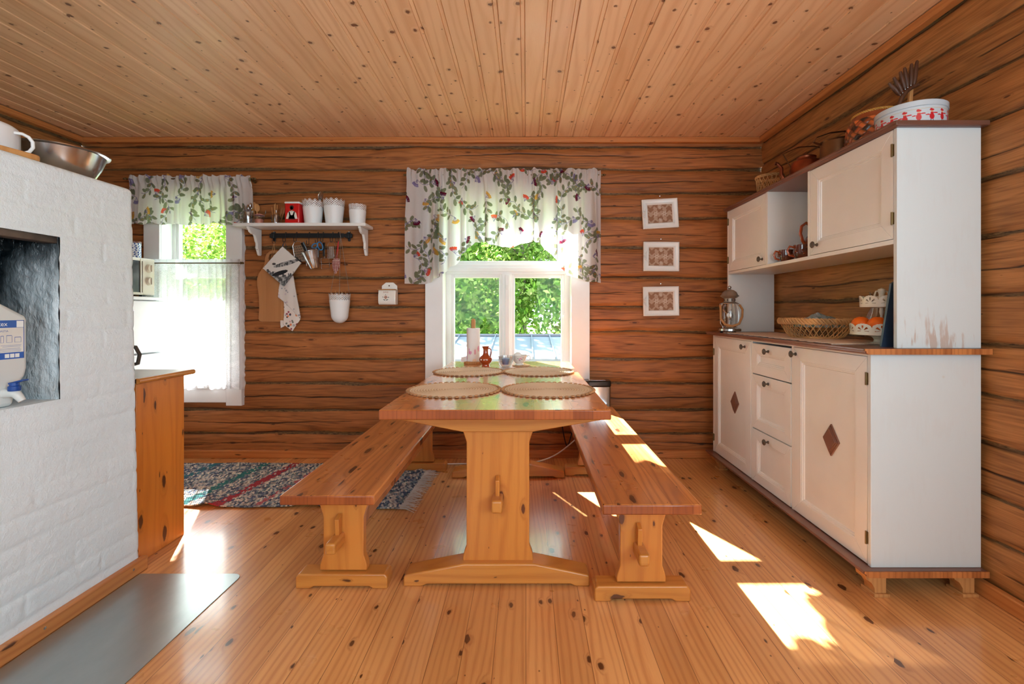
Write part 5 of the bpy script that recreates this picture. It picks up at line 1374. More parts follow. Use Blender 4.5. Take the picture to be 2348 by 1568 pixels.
# hanging pot with chains
hp = P(779, 741, 3.302)
t = thing('hanging_pot', 'white lace-edged pot hanging from three chains', 'pot', hp)
lace_pot(t, hp.x, 3.302, hp.z, 0.050, 0.074, 0.212, 0.052, 13, False, bottom=0.05)
top = P(781, 541, 3.327)
for (px, py, yy) in ((758, 673, 3.27), (778, 676, 3.24), (801, 671, 3.27)):
    e = P(px, py, yy); m = MB(); nl = 46
    for k in range(nl):
        c_ = Vector(top).lerp(e, (k + .5) / nl); m.ball(c_, (.0022, .0022, .0032), 6, 4)
    m.tube([top, e], .0008, 5); m.build('chain', M['wire'], t)
m = MB(); m.tube([P(781, 533, 3.34), P(780, 532, 3.334), P(780, 536, 3.325), P(781, 543, 3.325)], .0022, 8); m.build('hook', M['wire'], t)
for k in range(5):
    px = 760 + 8.5 * k
    m = MB(); m.tube([P(px, 690, 3.30), P(px + rnd.uniform(-2, 2), 668 + rnd.uniform(-2, 3), 3.30)], .0016, 6)
    tag(m.build('wooden_skewer', M['rawwood'], None, P(px, 690, 3.30)), 'thin stick poking up out of the hanging pot', 'stick', 'sticks in the hanging pot')

# ceramic flour box
t = thing('ceramic_box', 'small white ceramic wall box with flower painting and wooden lid', 'box', (-0.985, 3.34, 1.10))
body = MB(); f = []
sec = [(3.372, 1.101), (3.318, 1.101), (3.305, 1.112), (3.300, 1.130), (3.300, 1.168), (3.306, 1.182), (3.308, 1.205), (3.372, 1.205)]
body.prism(sec, 'x', -1.047, -0.924); body.build('body', M['porcelain'], t, bevel=.005, seg=3)
MB().prism([(-1.040, 1.20), (-0.928, 1.20), (-0.928, 1.238), (-0.956, 1.262), (-1.010, 1.262), (-1.040, 1.238)], 'y', 3.362, 3.374).build('back_plate', M['porcelain'], t, bevel=.003)
m = MB(); m.tube([(-0.985, 3.358, 1.238), (-0.985, 3.364, 1.238)], .005, 12); m.build('nail', M['pegwood'], t)
MB().box(-1.050, -0.930, 3.298, 3.362, 1.205, 1.212).build('lid', M['rawwood'], t, bevel=.002)
m = MB(); text_into(m, 'Jauhoja', 0.0125, (-0.993, 3.3055, 1.187)); m.build('lettering', pm['o'], t, smooth=0)
cx_, cz_ = -0.992, 1.153
flat_shapes(t, [('flower', 'o', [ellp(cx_ + .008 * math.cos(q), cz_ + .008 * math.sin(q), .0042, .0042, 10) for q in np.linspace(PI / 2, PI * 2.5, 6)[:-1] + .6]),
                ('flower', 'g', [ellp(cx_, cz_, .004, .003, 10), ellp(cx_ - .019, cz_ + .002, .005, .0022, 8), ellp(cx_ + .019, cz_, .006, .0026, 8), ellp(cx_, cz_ + .017, .002, .004, 8)] + [[(cx_ + s_ * .003, cz_ - .017), (cx_ + s_ * .020, cz_ - .012), (cx_ + s_ * .012, cz_ - .020), (cx_ + s_ * .003, cz_ - .022)][::s_] for s_ in (-1, 1)])], 3.2996, pm)

# three framed lace pictures
def lacepic(X, Z):
    C = np.empty(X.shape + (3,)); C[:] = (140, 100, 74)
    p_ = np.cos(X * 95) * np.cos(Z * 95) + 0.5 * np.cos(X * 210 + 1.5 * np.sin(Z * 95)) * np.cos(Z * 190)
    C[p_ > 0.05] = (172, 144, 124)
    for cx in (-.031, .031):
        rr_ = np.hypot(X - cx, Z); an = np.arctan2(Z, X - cx)
        C[rr_ < .017 * (1 + .25 * np.cos(6 * an))] = (186, 166, 150); C[rr_ < .004] = (150, 116, 92)
    for cz in (-.045, .045):
        rr_ = np.hypot(X, Z - cz); an = np.arctan2(Z - cz, X); C[rr_ < .012 * (1 + .25 * np.cos(6 * an))] = (184, 164, 148)
    return C
def pic(px, py, tilt, lab):
    c_ = P(px, py, 3.352)
    t = thing('picture_frame', lab, 'picture frame', (0, 0, 0), 'white framed lace pictures')
    hw, hh = .128, .105; m = MB()
    steps = [(0, .018), (0, -.002), (.006, -.006), (.010, -.003), (.026, .001), (.030, -.002), (.034, -.002), (.040, .006)]
    vs = []
    for i, yy in steps: vs += [(-hw + i, yy, -hh + i), (hw - i, yy, -hh + i), (hw - i, yy, hh - i), (-hw + i, yy, hh - i)]
    m.add(vs, [(4 * k + j, 4 * k + (j + 1) % 4, 4 * k + 4 + (j + 1) % 4, 4 * k + 4 + j) for k in range(len(steps) - 1) for j in range(4)])
    m.add(vs[:4], [(0, 1, 2, 3)])
    m.build('moulding', M['white'], t, smooth=25)
    sheet('picture', t, [(-hw + .036, -hh + .036), (hw - .036, -hh + .036), (hw - .036, hh - .036), (-hw + .036, hh - .036)], .006, lacepic, 'paintmatte', thick=0, step=.0018)
    m = MB()
    for s_ in (-1, 1):
        m.tube([(-hw + .010, -.010, 0), (-hw - .002, -.014, s_ * .014), (-hw + .014, -.014, s_ * .024), (-hw + .020, -.012, s_ * .012), (-hw + .010, -.010, 0)], .0035, 8)
        m.tube([(-hw + .012, -.008, s_ * .02), (-hw + .022, -.006, s_ * .034), (-hw + .030, -.006, s_ * .046)], [.004, .003, .0015], 8)
    m.ball((-hw + .010, -.012, 0), (.006, .005, .006), 12, 8)
    m.build('bow_ornament', M['white'], t)
    t.location = c_; t.rotation_euler = (0, R(tilt), 0)
    m = MB(); m.tube([P(px - 1, py - 40, 3.36), P(px - 1, py - 40, 3.37)], .003, 8)
    tag(m.build('nail', M['wire'], None, P(px - 1, py - 40, 3.36)), 'small nail above the ' + lab.split(' of ')[0].replace('white framed lace picture, ', '') + ' lace picture', 'nail') 
pic(1514, 489.5, -3.3, 'white framed lace picture, top of the three, hanging askew')
pic(1516.5, 588, 0.4, 'white framed lace picture, middle of the three')
pic(1516, 690.5, -0.9, 'white framed lace picture, bottom of the three')

# ================================================================ THINGS ON THE TABLE
ZT = 0.710
def jute(cx, cy, r, lab):
    nu, nv = 240, 90
    a = np.linspace(0, 2 * PI, nu + 1)[:-1][:, None]; q = np.linspace(0.004, 1, nv)[None, :]
    rr = r * q * (1 + 0.016 * np.sin(a * 46) * (q > .97))
    ringn = 17; braid = np.sin(2 * PI * ringn * q + 0 * a); tw = np.sin(a * (40 + 100 * np.floor(q * ringn) / ringn) + 2 * PI * ringn * q)
    Z = ZT + 0.004 + 0.0016 * braid + 0.0008 * tw - 0.003 * (q > .985)
    sh_ = 0.5 + 0.5 * tw * .6 + .25 * braid
    C = np.array([206, 176, 142.]) + (np.array([236, 214, 186.]) - np.array([206, 176, 142.])) * np.clip(sh_, 0, 1)[..., None]
    C[np.broadcast_to(q > .955, Z.shape)] *= 0.82
    t = thing('placemat', lab, 'placemat', (cx, cy, ZT), 'round braided jute placemats')
    grid('braid', np.stack([cx + rr * np.cos(a), cy + rr * np.sin(a), Z], -1), M['jute'], t, col=C, closed_u=True)
    m = MB()
    for k in range(46):
        a_ = 2 * PI * k / 46; m.ball((cx + (r + .001) * math.cos(a_), cy + (r + .001) * math.sin(a_), ZT + .0045), (.009, .009, .004), 8, 6)
    m.build('scalloped_edge', plain('jute_edge', (176, 128, 86), 0.9, bumpy=.4, bscale=260, var=.15), t)
jute(-0.312, 2.030, 0.196, 'round jute placemat at the near left of the table')
jute(0.096, 2.030, 0.196, 'round jute placemat at the near right of the table')
jute(-0.323, 2.640, 0.194, 'round jute placemat at the far left, by the brown jug')
jute(0.070, 2.640, 0.194, 'round jute placemat at the far right, half in the sun')

t = thing('paper_towel_holder', 'kitchen paper roll with pink print on a wooden holder', 'paper towel', (-0.346, 3.07, ZT))
m = MB(); m.lathe([(.001, ZT), (.060, ZT), (.062, ZT + .003), (.062, ZT + .014), (.059, ZT + .017), (.001, ZT + .017)], (-.346, 3.07, 0), 40); m.build('base', M['rawwood'], t)
m = MB(); m.lathe([(.0145, ZT + .017), (.0145, ZT + .282), (.012, ZT + .290), (.006, ZT + .295), (.001, ZT + .296)], (-.346, 3.07, 0), 24, cap0=False); m.build('dowel', M['rawwood'], t)
a = np.linspace(0, 2 * PI, 121)[:-1][:, None]; q = np.linspace(0, 1, 60)[None, :]
Zq = ZT + .0175 + q * .216 + 0 * a; C = np.empty(Zq.shape + (3,)); C[:] = (240, 234, 230)
for ca, cz, ra, rz, cc in ((-1.9, .075, .20, .012, (226, 160, 190)), (-2.15, .085, .1, .02, (220, 140, 180)), (-1.2, .080, .14, .018, (236, 176, 190)), (-2.6, .05, .08, .03, (214, 120, 160)), (-1.3, .02, .3, .015, (246, 214, 180)), (-0.6, .1, .2, .02, (230, 160, 180))):
    d_ = np.mod(a - ca + PI, 2 * PI) - PI; C[(d_ / ra) ** 2 + ((Zq - ZT - cz) / rz) ** 2 < 1] = cc
rr = .0437
grid('roll', np.stack([-.346 + rr * np.cos(a) + 0 * q, 3.07 + rr * np.sin(a) + 0 * q, Zq], -1), M['paintmatte'], t, col=C, closed_u=True)
m = MB(); m.lathe([(.017, ZT + .233), (.0437, ZT + .2335), (.0437, ZT + .232)], (-.346, 3.07, 0), 48, cap0=False, cap1=False); m.build('roll_end', M['paper'], t)
m = MB(); m.prism([(-.392, 3.05), (-.389, 3.05), (-.408, 3.00), (-.416, 2.99)], 'z', ZT + .0175, ZT + .05)
m.build('loose_sheet', M['paper'], t)

t = thing('clay_jug', 'small reddish brown glazed jug with a looped handle on the table', 'jug', (-.2485, 2.885, ZT))
jx, jy = -.2485, 2.885
m = MB(); m.lathe([(.001, ZT), (.025, ZT), (.026, ZT + .004), (.023, ZT + .010), (.024, ZT + .018), (.036, ZT + .030), (.042, ZT + .045), (.040, ZT + .056), (.030, ZT + .066), (.019, ZT + .076), (.0155, ZT + .088), (.0155, ZT + .108), (.018, ZT + .120), (.0225, ZT + .127), (.020, ZT + .1265), (.014, ZT + .11), (.013, ZT + .08), (.001, ZT + .05)], (jx, jy, 0), 36,
                   wav=lambda a, k: (.18 * math.exp(-((math.atan2(math.sin(a - PI), math.cos(a - PI))) / .4) ** 2) if 12 <= k <= 14 else 0)); m.build('body', M['terracotta'], t)
m = MB(); m.tube([(jx + .012, jy - .002, ZT + .112), (jx + .024, jy - .004, ZT + .116), (jx + .033, jy - .006, ZT + .105), (jx + .034, jy - .006, ZT + .085), (jx + .030, jy - .006, ZT + .066), (jx + .031, jy - .006, ZT + .058)], .0042, 10); m.build('handle', M['terracotta'], t)
m = MB(); m.lathe([(.0158, ZT + .104), (.0166, ZT + .105), (.0158, ZT + .107)], (jx, jy, 0), 28, cap0=False, cap1=False)
m.build('band', M['rope'], t)
m = MB()
for a_ in (-1.3, -1.75, -2.2): m.ball((jx + .0418 * math.cos(a_), jy + .0418 * math.sin(a_), ZT + .047), (.005, .002, .004), 10, 6)
m.build('dots', M['cream'], t)

t = thing('crystal_bowl', 'cut glass tealight bowl with a pale blue candle in it', 'bowl', (-.126, 2.885, ZT))
m = MB(); cx_, cy_ = -.126, 2.885
wv = lambda a, k: .03 * math.cos(a * 12 + (k % 2) * PI)
m.lathe([(.001, ZT + .001), (.028, ZT + .001), (.036, ZT + .012), (.044, ZT + .026), (.047, ZT + .040), (.049, ZT + .056), (.051, ZT + .068), (.046, ZT + .068), (.042, ZT + .045), (.034, ZT + .020), (.001, ZT + .014)], (cx_, cy_, 0), 48, wav=wv)
m.build('bowl', M['crystal'], t, smooth=15)
m = MB(); m.lathe([(.001, ZT + .016), (.019, ZT + .016), (.026, ZT + .052), (.018, ZT + .055), (.001, ZT + .054)], (cx_, cy_, 0), 20); m.build('candle', plain('pale_blue_wax', (120, 170, 220), .5), t)

t = thing('teacup', 'white teacup with painted roses standing on a small doily', 'cup', (-.042, 2.945, ZT))
cx_, cy_ = -.042, 2.945
m = MB(); m.lathe([(.001, ZT + .005), (.024, ZT + .005), (.027, ZT + .009), (.022, ZT + .016), (.033, ZT + .026), (.042, ZT + .042), (.047, ZT + .058), (.051, ZT + .068), (.049, ZT + .068), (.044, ZT + .055), (.036, ZT + .035), (.001, ZT + .022)], (cx_, cy_, 0), 40); m.build('cup', M['porcelain'], t)
m = MB(); m.tube([(cx_ + .046, cy_ - .002, ZT + .060), (cx_ + .060, cy_ - .003, ZT + .066), (cx_ + .071, cy_ - .004, ZT + .056), (cx_ + .066, cy_ - .004, ZT + .040), (cx_ + .052, cy_ - .003, ZT + .032), (cx_ + .038, cy_ - .002, ZT + .034)], .003, 8); m.build('handle', M['porcelain'], t)
m = MB()
for a_, dz, r_ in ((-1.45, .048, .005), (-1.30, .051, .004), (-1.6, .043, .0035)): m.ball((cx_ + .0455 * math.cos(a_), cy_ + .0455 * math.sin(a_), ZT + dz), (r_, .0022, r_), 8, 6)
m.build('roses', pm['p'], t)
m = MB()
for a_, dz in ((-1.2, .044), (-1.75, .050), (-1.5, .037), (-1.05, .054)): m.ball((cx_ + .0450 * math.cos(a_), cy_ + .0450 * math.sin(a_), ZT + dz), (.004, .0018, .0016), 8, 6)
m.build('leaves', pm['g'], t)
m = MB(); m.ball((cx_ - .010, cy_ + .008, ZT + .066), (.024, .024, .020), 20, 12)
tag(m.build('paper_napkin', M['paper'], None, (cx_ - .01, cy_ + .01, ZT + .04)), 'rounded white napkin heaped in the teacup', 'napkin')
m = MB(); m.lathe([(.001, ZT), (.052, ZT), (.054, ZT + .004), (.001, ZT + .005)], (cx_ + .012, cy_ - .004, 0), 30, wav=lambda a, k: .05 * math.cos(a * 14)); tag(m.build('doily', plain('crochet', (196, 160, 120), .9, bumpy=.5), None, (cx_, cy_, ZT)), 'small crocheted doily under the teacup', 'doily')

# ================================================================ BIN AND CABLES BY THE WALL
t = thing('waste_bin', 'tall stainless steel waste bin with black lid behind the right bench', 'waste bin', (0.505, 3.285, 0))
def rrect(x0, x1, y0, y1, r, n_=6):
    out = []
    for cx, cy, a0 in ((x1 - r, y1 - r, 0), (x0 + r, y1 - r, PI / 2), (x0 + r, y0 + r, PI), (x1 - r, y0 + r, 1.5 * PI)):
        out += [(cx + r * math.cos(a0 + q), cy + r * math.sin(a0 + q)) for q in np.linspace(0, PI / 2, n_)]
    return out
MB().prism(rrect(.405, .592, 3.225, 3.335, .035), 'z', 0.012, .530).build('body', M['steel'], t, smooth=40)
MB().prism(rrect(.402, .595, 3.222, 3.338, .036), 'z', 0.0, .014).build('base', M['blackplastic'], t)
MB().prism(rrect(.402, .595, 3.222, 3.338, .036), 'z', .530, .572).build('lid', M['blackplastic'], t, bevel=.010, seg=3)
MB().box(.44, .555, 3.24, 3.30, .571, .577).build('lid_flap', M['steel'], t, bevel=.004)
MB().box(.47, .53, 3.205, 3.225, .005, .022).build('pedal', M['blackplastic'], t, bevel=.003)
def cable(name, lab, pts, r, mat, cat='cable'):
    pts = [Vector(p) for p in pts]; out = []
    for i in range(len(pts) - 1):
        p0, p1, p2, p3 = pts[max(i - 1, 0)], pts[i], pts[i + 1], pts[min(i + 2, len(pts) - 1)]
        for k in range(8):
            t_ = k / 8; out.append(0.5 * ((2 * p1) + (-p0 + p2) * t_ + (2 * p0 - 5 * p1 + 4 * p2 - p3) * t_ ** 2 + (-p0 + 3 * p1 - 3 * p2 + p3) * t_ ** 3))
    out.append(pts[-1]); m = MB(); m.tube(out, r, 8)
    return tag(m.build(name, M[mat], None, pts[0]), lab, cat)
t = thing('socket_box', 'white socket box low on the back wall between table and right bench', 'socket', (.368, 3.35, .18))
MB().box(.340, .395, 3.335, 3.375, .150, .262).build('box', M['whiteplastic'], t, bevel=.004)
MB().box(.350, .385, 3.305, 3.336, .165, .20).build('plug', M['whiteplastic'], t, bevel=.004)
cable('white_cable', 'white cable running from the socket box down behind the table foot', [(.367, 3.32, .165), (.33, 3.30, .13), (.20, 3.24, .055), (.05, 3.20, .018), (-.15, 3.19, .006), (-.40, 3.21, .006), (-.62, 3.20, .006)], .0045, 'whiteplastic')
cable('black_cable', 'black cable hanging in a loop beside the socket box', [(.245, 3.330, .56), (.250, 3.335, .35), (.262, 3.335, .22), (.283, 3.33, .115), (.30, 3.325, .10), (.325, 3.325, .18), (.340, 3.33, .24)], .004, 'black')

# ================================================================ DRESSER TOP: COUNTER
ZK = 0.915
t = thing('table_runner', 'beige woven runner with scalloped edge on the dresser counter', 'runner', (1.40, 2.5, ZK))
nu, nv = 60, 300
u = np.linspace(0, 1, nu)[:, None]; v_ = np.linspace(0, 1, nv)[None, :]
Yr = 1.93 + 1.06 * v_ + 0 * u; Xr_ = 1.262 + .33 * u + .010 * np.abs(np.sin(v_ * 60)) * (u < .02) + 0 * v_
C = np.empty(Yr.shape + (3,)); C[:] = (214, 192, 172); C[(np.floor(Xr_ / .008) % 2) > .5] = (204, 178, 160)
grid('cloth', np.stack([Xr_, Yr, ZK + .003 + .001 * np.sin(Yr * 90) + 0 * u], -1), M['towel'], t, col=C, thick=.003)

# lantern
lx, ly, lz = 1.318, 3.02, ZK
t = thing('lantern', 'silver storm lantern with rope handle at the far end of the dresser', 'lantern', (lx, ly, lz))
m = MB(); m.lathe([(.001, lz + .010), (.066, lz + .010), (.070, lz + .014), (.070, lz + .026), (.064, lz + .031), (.045, lz + .036), (.040, lz + .044), (.025, lz + .047), (.001, lz + .047)], (lx, ly, 0), 40); m.build('tank', M['steel'], t)
for k in range(3):
    a_ = 2 * PI * k / 3 + .5; m = MB(); m.lathe([(.001, 0), (.008, 0), (.009, .010), (.001, .011)], (lx + .05 * math.cos(a_), ly + .05 * math.sin(a_), lz), 12); m.build('foot', M['black'], t)
m = MB(); m.lathe([(.036, lz + .046), (.044, lz + .075), (.046, lz + .11), (.042, lz + .16), (.035, lz + .19)], (lx, ly, 0), 36, cap0=False, cap1=False); m.build('glass', M['clear'], t)
m = MB(); m.lathe([(.048, lz + .188), (.050, lz + .192), (.034, lz + .200), (.034, lz + .222), (.044, lz + .226), (.058, lz + .238), (.050, lz + .244), (.042, lz + .262), (.026, lz + .274), (.010, lz + .279), (.008, lz + .284), (.001, lz + .285)], (lx, ly, 0), 36); m.build('chimney_cap', plain('warm_pewter', (150, 136, 124), .42, metal=.5), t)
m = MB(); m.ball((lx, ly, lz + .293), .011, 14, 8); m.build('finial', M['steel'], t)
m = MB()
for k in range(8):
    a_ = 2 * PI * k / 8; m.ball((lx + .0345 * math.cos(a_), ly + .0345 * math.sin(a_), lz + .211), (.004, .004, .0045), 8, 6)
m.build('vent_holes', M['black'], t)
for s_ in (-1, 1):
    m = MB(); m.tube([(lx + s_ * .040, ly, lz + .032), (lx + s_ * .058, ly, lz + .06), (lx + s_ * .060, ly, lz + .13), (lx + s_ * .050, ly, lz + .185), (lx + s_ * .036, ly, lz + .196)], .003, 8)
    m.tube([(lx + s_ * (.055 + .007 * math.cos(q)), ly, lz + .183 + .007 * math.sin(q)) for q in np.linspace(0, 2 * PI, 13)[:-1]], .002, 6, closed=True); m.build('side_rod', M['wire'], t)
m = MB(); m.tube([(lx - .060, ly - .004, lz + .178), (lx - .070, ly - .03, lz + .14), (lx - .075, ly - .045, lz + .09), (lx - .055, ly - .065, lz + .055), (lx - .015, ly - .075, lz + .045), (lx + .030, ly - .070, lz + .060), (lx + .058, ly - .05, lz + .105), (lx + .070, ly - .03, lz + .15), (lx + .062, ly - .006, lz + .180)], .0072, 10); m.build('rope_handle', M['rope'], t)
m = MB()
for a_ in (.8, 2.35, 3.95, 5.5): m.tube([(lx - .03, ly - .045, lz + .115), (lx - .03 + .042 * math.cos(a_), ly - .045 + .01, lz + .115 + .05 * math.sin(a_))], .0014, 6)
m.build('guard', M['wire'], t)
m = MB(); m.M = Matrix.Translation((lx - .03, ly - .05, lz + .115)) @ Matrix.Rotation(R(90), 4, 'X'); m.lathe([(.001, 0), (.012, 0), (.012, .003), (.001, .004)], seg=20); m.build('disc', M['whiteplastic'], t)
m = MB(); m.ball((lx, ly, lz + .11), (.021, .021, .026), 16, 10); m.lathe([(.010, lz + .047), (.012, lz + .088)], (lx, ly, 0), 14, cap0=False, cap1=False); m.build('bulb', M['clear'], t)
n = N('filament'); e_ = n.n('ShaderNodeEmission'); e_.inputs[0].default_value = (1, .45, .12, 1); e_.inputs[1].default_value = .9; M['filament'] = n.done(e_.outputs[0])
m = MB()
for k in (-1, 0, 1): m.tube([(lx + .006 * k, ly - .002, lz + .097), (lx + .006 * k, ly - .002, lz + .121)], .0012, 6)
m.build('filament', M['filament'], t)

# wicker baskets
def wicker(name, lab, c, rb, rt, h, ns, mat, rim=.008, tilt=0, cat='basket', rimn=3, diag=.35, group=None):
    t = thing(name, lab, cat, c, group)
    m = MB(); off = Vector(c)
    def pt(a, f, dr=0):
        r = rb + (rt - rb) * f ** .8 + dr
        return off + Vector((r * math.cos(a), r * math.sin(a), .006 + (h - .012) * f))
    for k in range(ns):
        a = 2 * PI * k / ns
        for s_ in (-1, 1):
            m.tube([pt(a + s_ * diag * f, f, .0012 * s_) for f in (0, .25, .5, .75, 1)], .0021, 6)
    m.build('lattice', M[mat], t)
    m = MB()
    for q in range(rimn):
        m.tube([off + Vector(((rt + .004 * math.sin(a * 22 + q * 2 * PI / rimn)) * math.cos(a), (rt + .004 * math.sin(a * 22 + q * 2 * PI / rimn)) * math.sin(a), h - rim + rim * math.cos(a * 22 + q * 2 * PI / rimn))) for a in np.linspace(0, 2 * PI, 161)[:-1]], rim * .55, 6, closed=True)
    m.build('braided_rim', M[mat], t)
    m = MB()
    for r_ in np.arange(.012, rb + .004, .010): m.tube([off + Vector((r_ * math.cos(a), r_ * math.sin(a), .005)) for a in np.linspace(0, 2 * PI, 41)[:-1]], .005, 6, closed=True)
    m.build('base', M[mat], t)
    return t
bc = Vector((1.468, 2.36, ZK + .0045))
wicker('wicker_basket', 'round open-weave wicker basket on the runner holding a cloth', bc, .118, .166, .095, 34, 'wicker', .011)
a = np.linspace(0, 2 * PI, 101)[:-1][:, None]; q = np.linspace(0.01, 1, 60)[None, :]
rr = .118 * q; X_ = bc.x + .015 + rr * np.cos(a); Y_ = bc.y + rr * np.sin(a)
Z_ = bc.z + .055 + .060 * (1 - q ** 2.2) + .012 * snoise2(X_, Y_, 8, 9, 3) * (1 - q)
C = np.empty(X_.shape + (3,)); C[:] = (138, 152, 156); nn_ = snoise2(X_, Y_, 61, 26, 3); C[nn_ > .35] = (96, 122, 112); C[nn_ < -.5] = (176, 184, 186)
t = thing('cloth_napkin', 'crumpled grey-green patterned cloth lying in the wicker basket', 'cloth', bc + Vector((0, 0, .02)))
grid('fabric', np.stack([X_, Y_, Z_], -1), M['towel'], t, col=C, closed_u=True)

# tiered stand with oranges
sx_, sy_ = 1.490, 1.955
t = thing('tiered_stand', 'two-tier ivory stand with pierced rims beside the hutch side', 'cake stand', (sx_, sy_, ZK))
m = MB(); m.lathe([(.001, ZK), (.040, ZK), (.040, ZK + .006), (.028, ZK + .010), (.026, ZK + .020), (.034, ZK + .030), (.050, ZK + .036), (.112, ZK + .040), (.112, ZK + .043), (.001, ZK + .043)], (sx_, sy_, 0), 44); m.build('base', M['cream'], t)
def pierced_rim(z, r, h, nt):
    nu, nv = 240, 26; a = np.linspace(0, 2 * PI, nu + 1)[:-1][:, None]; v_ = np.linspace(0, 1, nv)[None, :]
    f = (a * nt / (2 * PI)) % 1; arc_ = np.sqrt(np.clip(1 - (2 * f - 1) ** 2, 0, 1))
    Z = z + v_ * h * (.62 + .38 * arc_) * (1 + .03 * np.abs(np.sin(a * nt * 3)) * (v_ > .9))
    zz_ = (Z - z) / h; dx = (f - .5) * 2.0; dz = (zz_ - .38) * 1.5; an = np.arctan2(dx, dz); rd = np.hypot(dx, dz)
    hole = (rd > .22) & (rd < .70) & (np.cos(an * 7) > .25) & (np.abs(an) < 1.75)
    rr = r * (1 + .03 * zz_)
    grid('rim', np.stack([sx_ + rr * np.cos(a), sy_ + rr * np.sin(a), Z], -1), M['pierced_ivory'], t, attrs={'hole': hole.astype(float)}, closed_u=True, thick=.002)
pierced_rim(ZK + .040, .108, .046, 10)
zt2 = ZK + .155
m = MB(); m.lathe([(.001, zt2 - .003), (.075, zt2), (.075, zt2 + .003), (.001, zt2 + .003)], (sx_, sy_, 0), 40); m.build('upper_tray', M['cream'], t)
pierced_rim(zt2, .074, .047, 8)
m = MB(); m.lathe([(.008, ZK + .043), (.006, ZK + .06), (.010, ZK + .075), (.005, ZK + .09), (.005, ZK + .12), (.009, ZK + .135), (.007, zt2), (.010, zt2 + .01), (.012, zt2 + .03), (.010, zt2 + .055), (.014, zt2 + .065), (.013, zt2 + .075), (.001, zt2 + .08)], (sx_, sy_, 0), 20, cap0=False); m.build('stem', M['cream'], t)
m = MB()
for s_ in (-1, 1): m.tube([(sx_ + s_ * .008, sy_, zt2 + .030), (sx_ + s_ * .026, sy_, zt2 + .034), (sx_ + s_ * .030, sy_, zt2 + .050), (sx_ + s_ * .024, sy_, zt2 + .066), (sx_ + s_ * .008, sy_, zt2 + .068)], .003, 8)
m.build('finial_ring', M['cream'], t)
for k, (dx, dy, lab) in enumerate(((-.064, .030, 'orange at the left in the lower tier of the stand'), (-.050, -.044, 'orange in the middle of the lower tier, nearest the room'), (.032, -.032, 'orange at the right in the lower tier, half behind the blue board'))):
    t = thing('orange', lab, 'orange', (sx_ + dx, sy_ + dy, ZK + .043), 'oranges in the tiered stand')
    m = MB(); m.ball((sx_ + dx, sy_ + dy, ZK + .043 + .036), (.037, .037, .036), 24, 16); m.build('fruit', M['orange'], t)
    m = MB(); m.ball((sx_ + dx, sy_ + dy, ZK + .043 + .072), (.004, .004, .0015), 8, 6); m.build('stalk_scar', pm['g'], t)
# carafe, blue board
m = MB(); m.lathe([(.001, ZK), (.040, ZK), (.050, ZK + .02), (.052, ZK + .07), (.040, ZK + .12), (.022, ZK + .16), (.020, ZK + .19), (.032, ZK + .225), (.030, ZK + .225), (.018, ZK + .19), (.020, ZK + .16), (.048, ZK + .07), (.046, ZK + .02), (.001, ZK + .006)], (1.612, 2.14, 0), 32)
tag(m.build('glass_carafe', M['clear'], None, (1.612, 2.14, ZK)), 'clear glass carafe with flared neck behind the tiered stand', 'carafe')
m = MB(); q_ = [(1.384, ZK), (1.420, ZK + .245), (1.432, ZK + .252), (1.664, ZK + .252), (1.672, ZK + .245), (1.672, ZK), (1.384, ZK)][:-1]
m.prism([(1.366, ZK), (1.366, ZK + .008), (1.404, ZK + .244), (1.416, ZK + .252), (1.664, ZK + .252), (1.672, ZK + .244), (1.672, ZK + .19), (1.480, ZK + .19), (1.440, ZK + .17), (1.412, ZK + .075), (1.427, ZK + .055), (1.672, ZK + .055), (1.672, ZK)], 'y', 1.792, 1.802)
tag(m.build('blue_cutting_board', M['navy'], None, (1.5, 1.797, ZK)), 'dark blue plastic board with a cut-out standing against the hutch side', 'cutting board')

# brown glazed crockery in the open compartment
ZN = 1.322
def glazed(cx, cy, r, h, lab, side=-1):
    t = thing('glazed_cup', lab, 'cup', (cx, cy, ZN), 'brown glazed cups in the open compartment')
    m = MB(); m.lathe([(.001, ZN), (r * .6, ZN), (r * .62, ZN + .005), (r * .75, ZN + h * .18), (r, ZN + h * .5), (r * .96, ZN + h * .8), (r * 1.02, ZN + h), (r * .95, ZN + h), (r * .88, ZN + h * .8), (r * .9, ZN + h * .4), (.001, ZN + h * .15)], (cx, cy, 0), 32); m.build('cup', M['darkglaze'], t)
    m = MB(); m.tube([(cx - r * .9, cy + .004, ZN + h * .85), (cx - r * 1.5, cy + .006, ZN + h * .92), (cx - r * 1.75, cy + .008, ZN + h * .65), (cx - r * 1.5, cy + .008, ZN + h * .35), (cx - r * .95, cy + .004, ZN + h * .25)], .0055, 10); m.build('handle', M['terracotta'], t)
    m = MB(); rr_ = random.Random(int(cx * 1e4 + cy * 1e3))
    for k in range(16):
        a_ = rr_.uniform(0, 2 * PI); z_ = rr_.uniform(.3, .85); m.ball((cx + r * .985 * math.cos(a_), cy + r * .985 * math.sin(a_), ZN + h * z_), (.0055, .0055, .006), 8, 6)
    m.build('painted_dots', M['copper'], t)
    return t
glazed(1.448, 2.600, .036, .072, 'brown glazed cup at the left, deeper in the open compartment')
glazed(1.462, 2.470, .042, .082, 'brown glazed cup at the right, nearest the middle of the compartment')
t = thing('glazed_jug', 'brown glazed jug with white flowers behind the cups', 'jug', (1.585, 2.56, ZN))
cx_, cy_ = 1.585, 2.56
m = MB(); m.lathe([(.001, ZN), (.040, ZN), (.046, ZN + .01), (.070, ZN + .05), (.072, ZN + .08), (.055, ZN + .12), (.034, ZN + .15), (.026, ZN + .175), (.030, ZN + .21), (.026, ZN + .21), (.001, ZN + .16)], (cx_, cy_, 0), 36); m.build('body', M['darkglaze'], t)
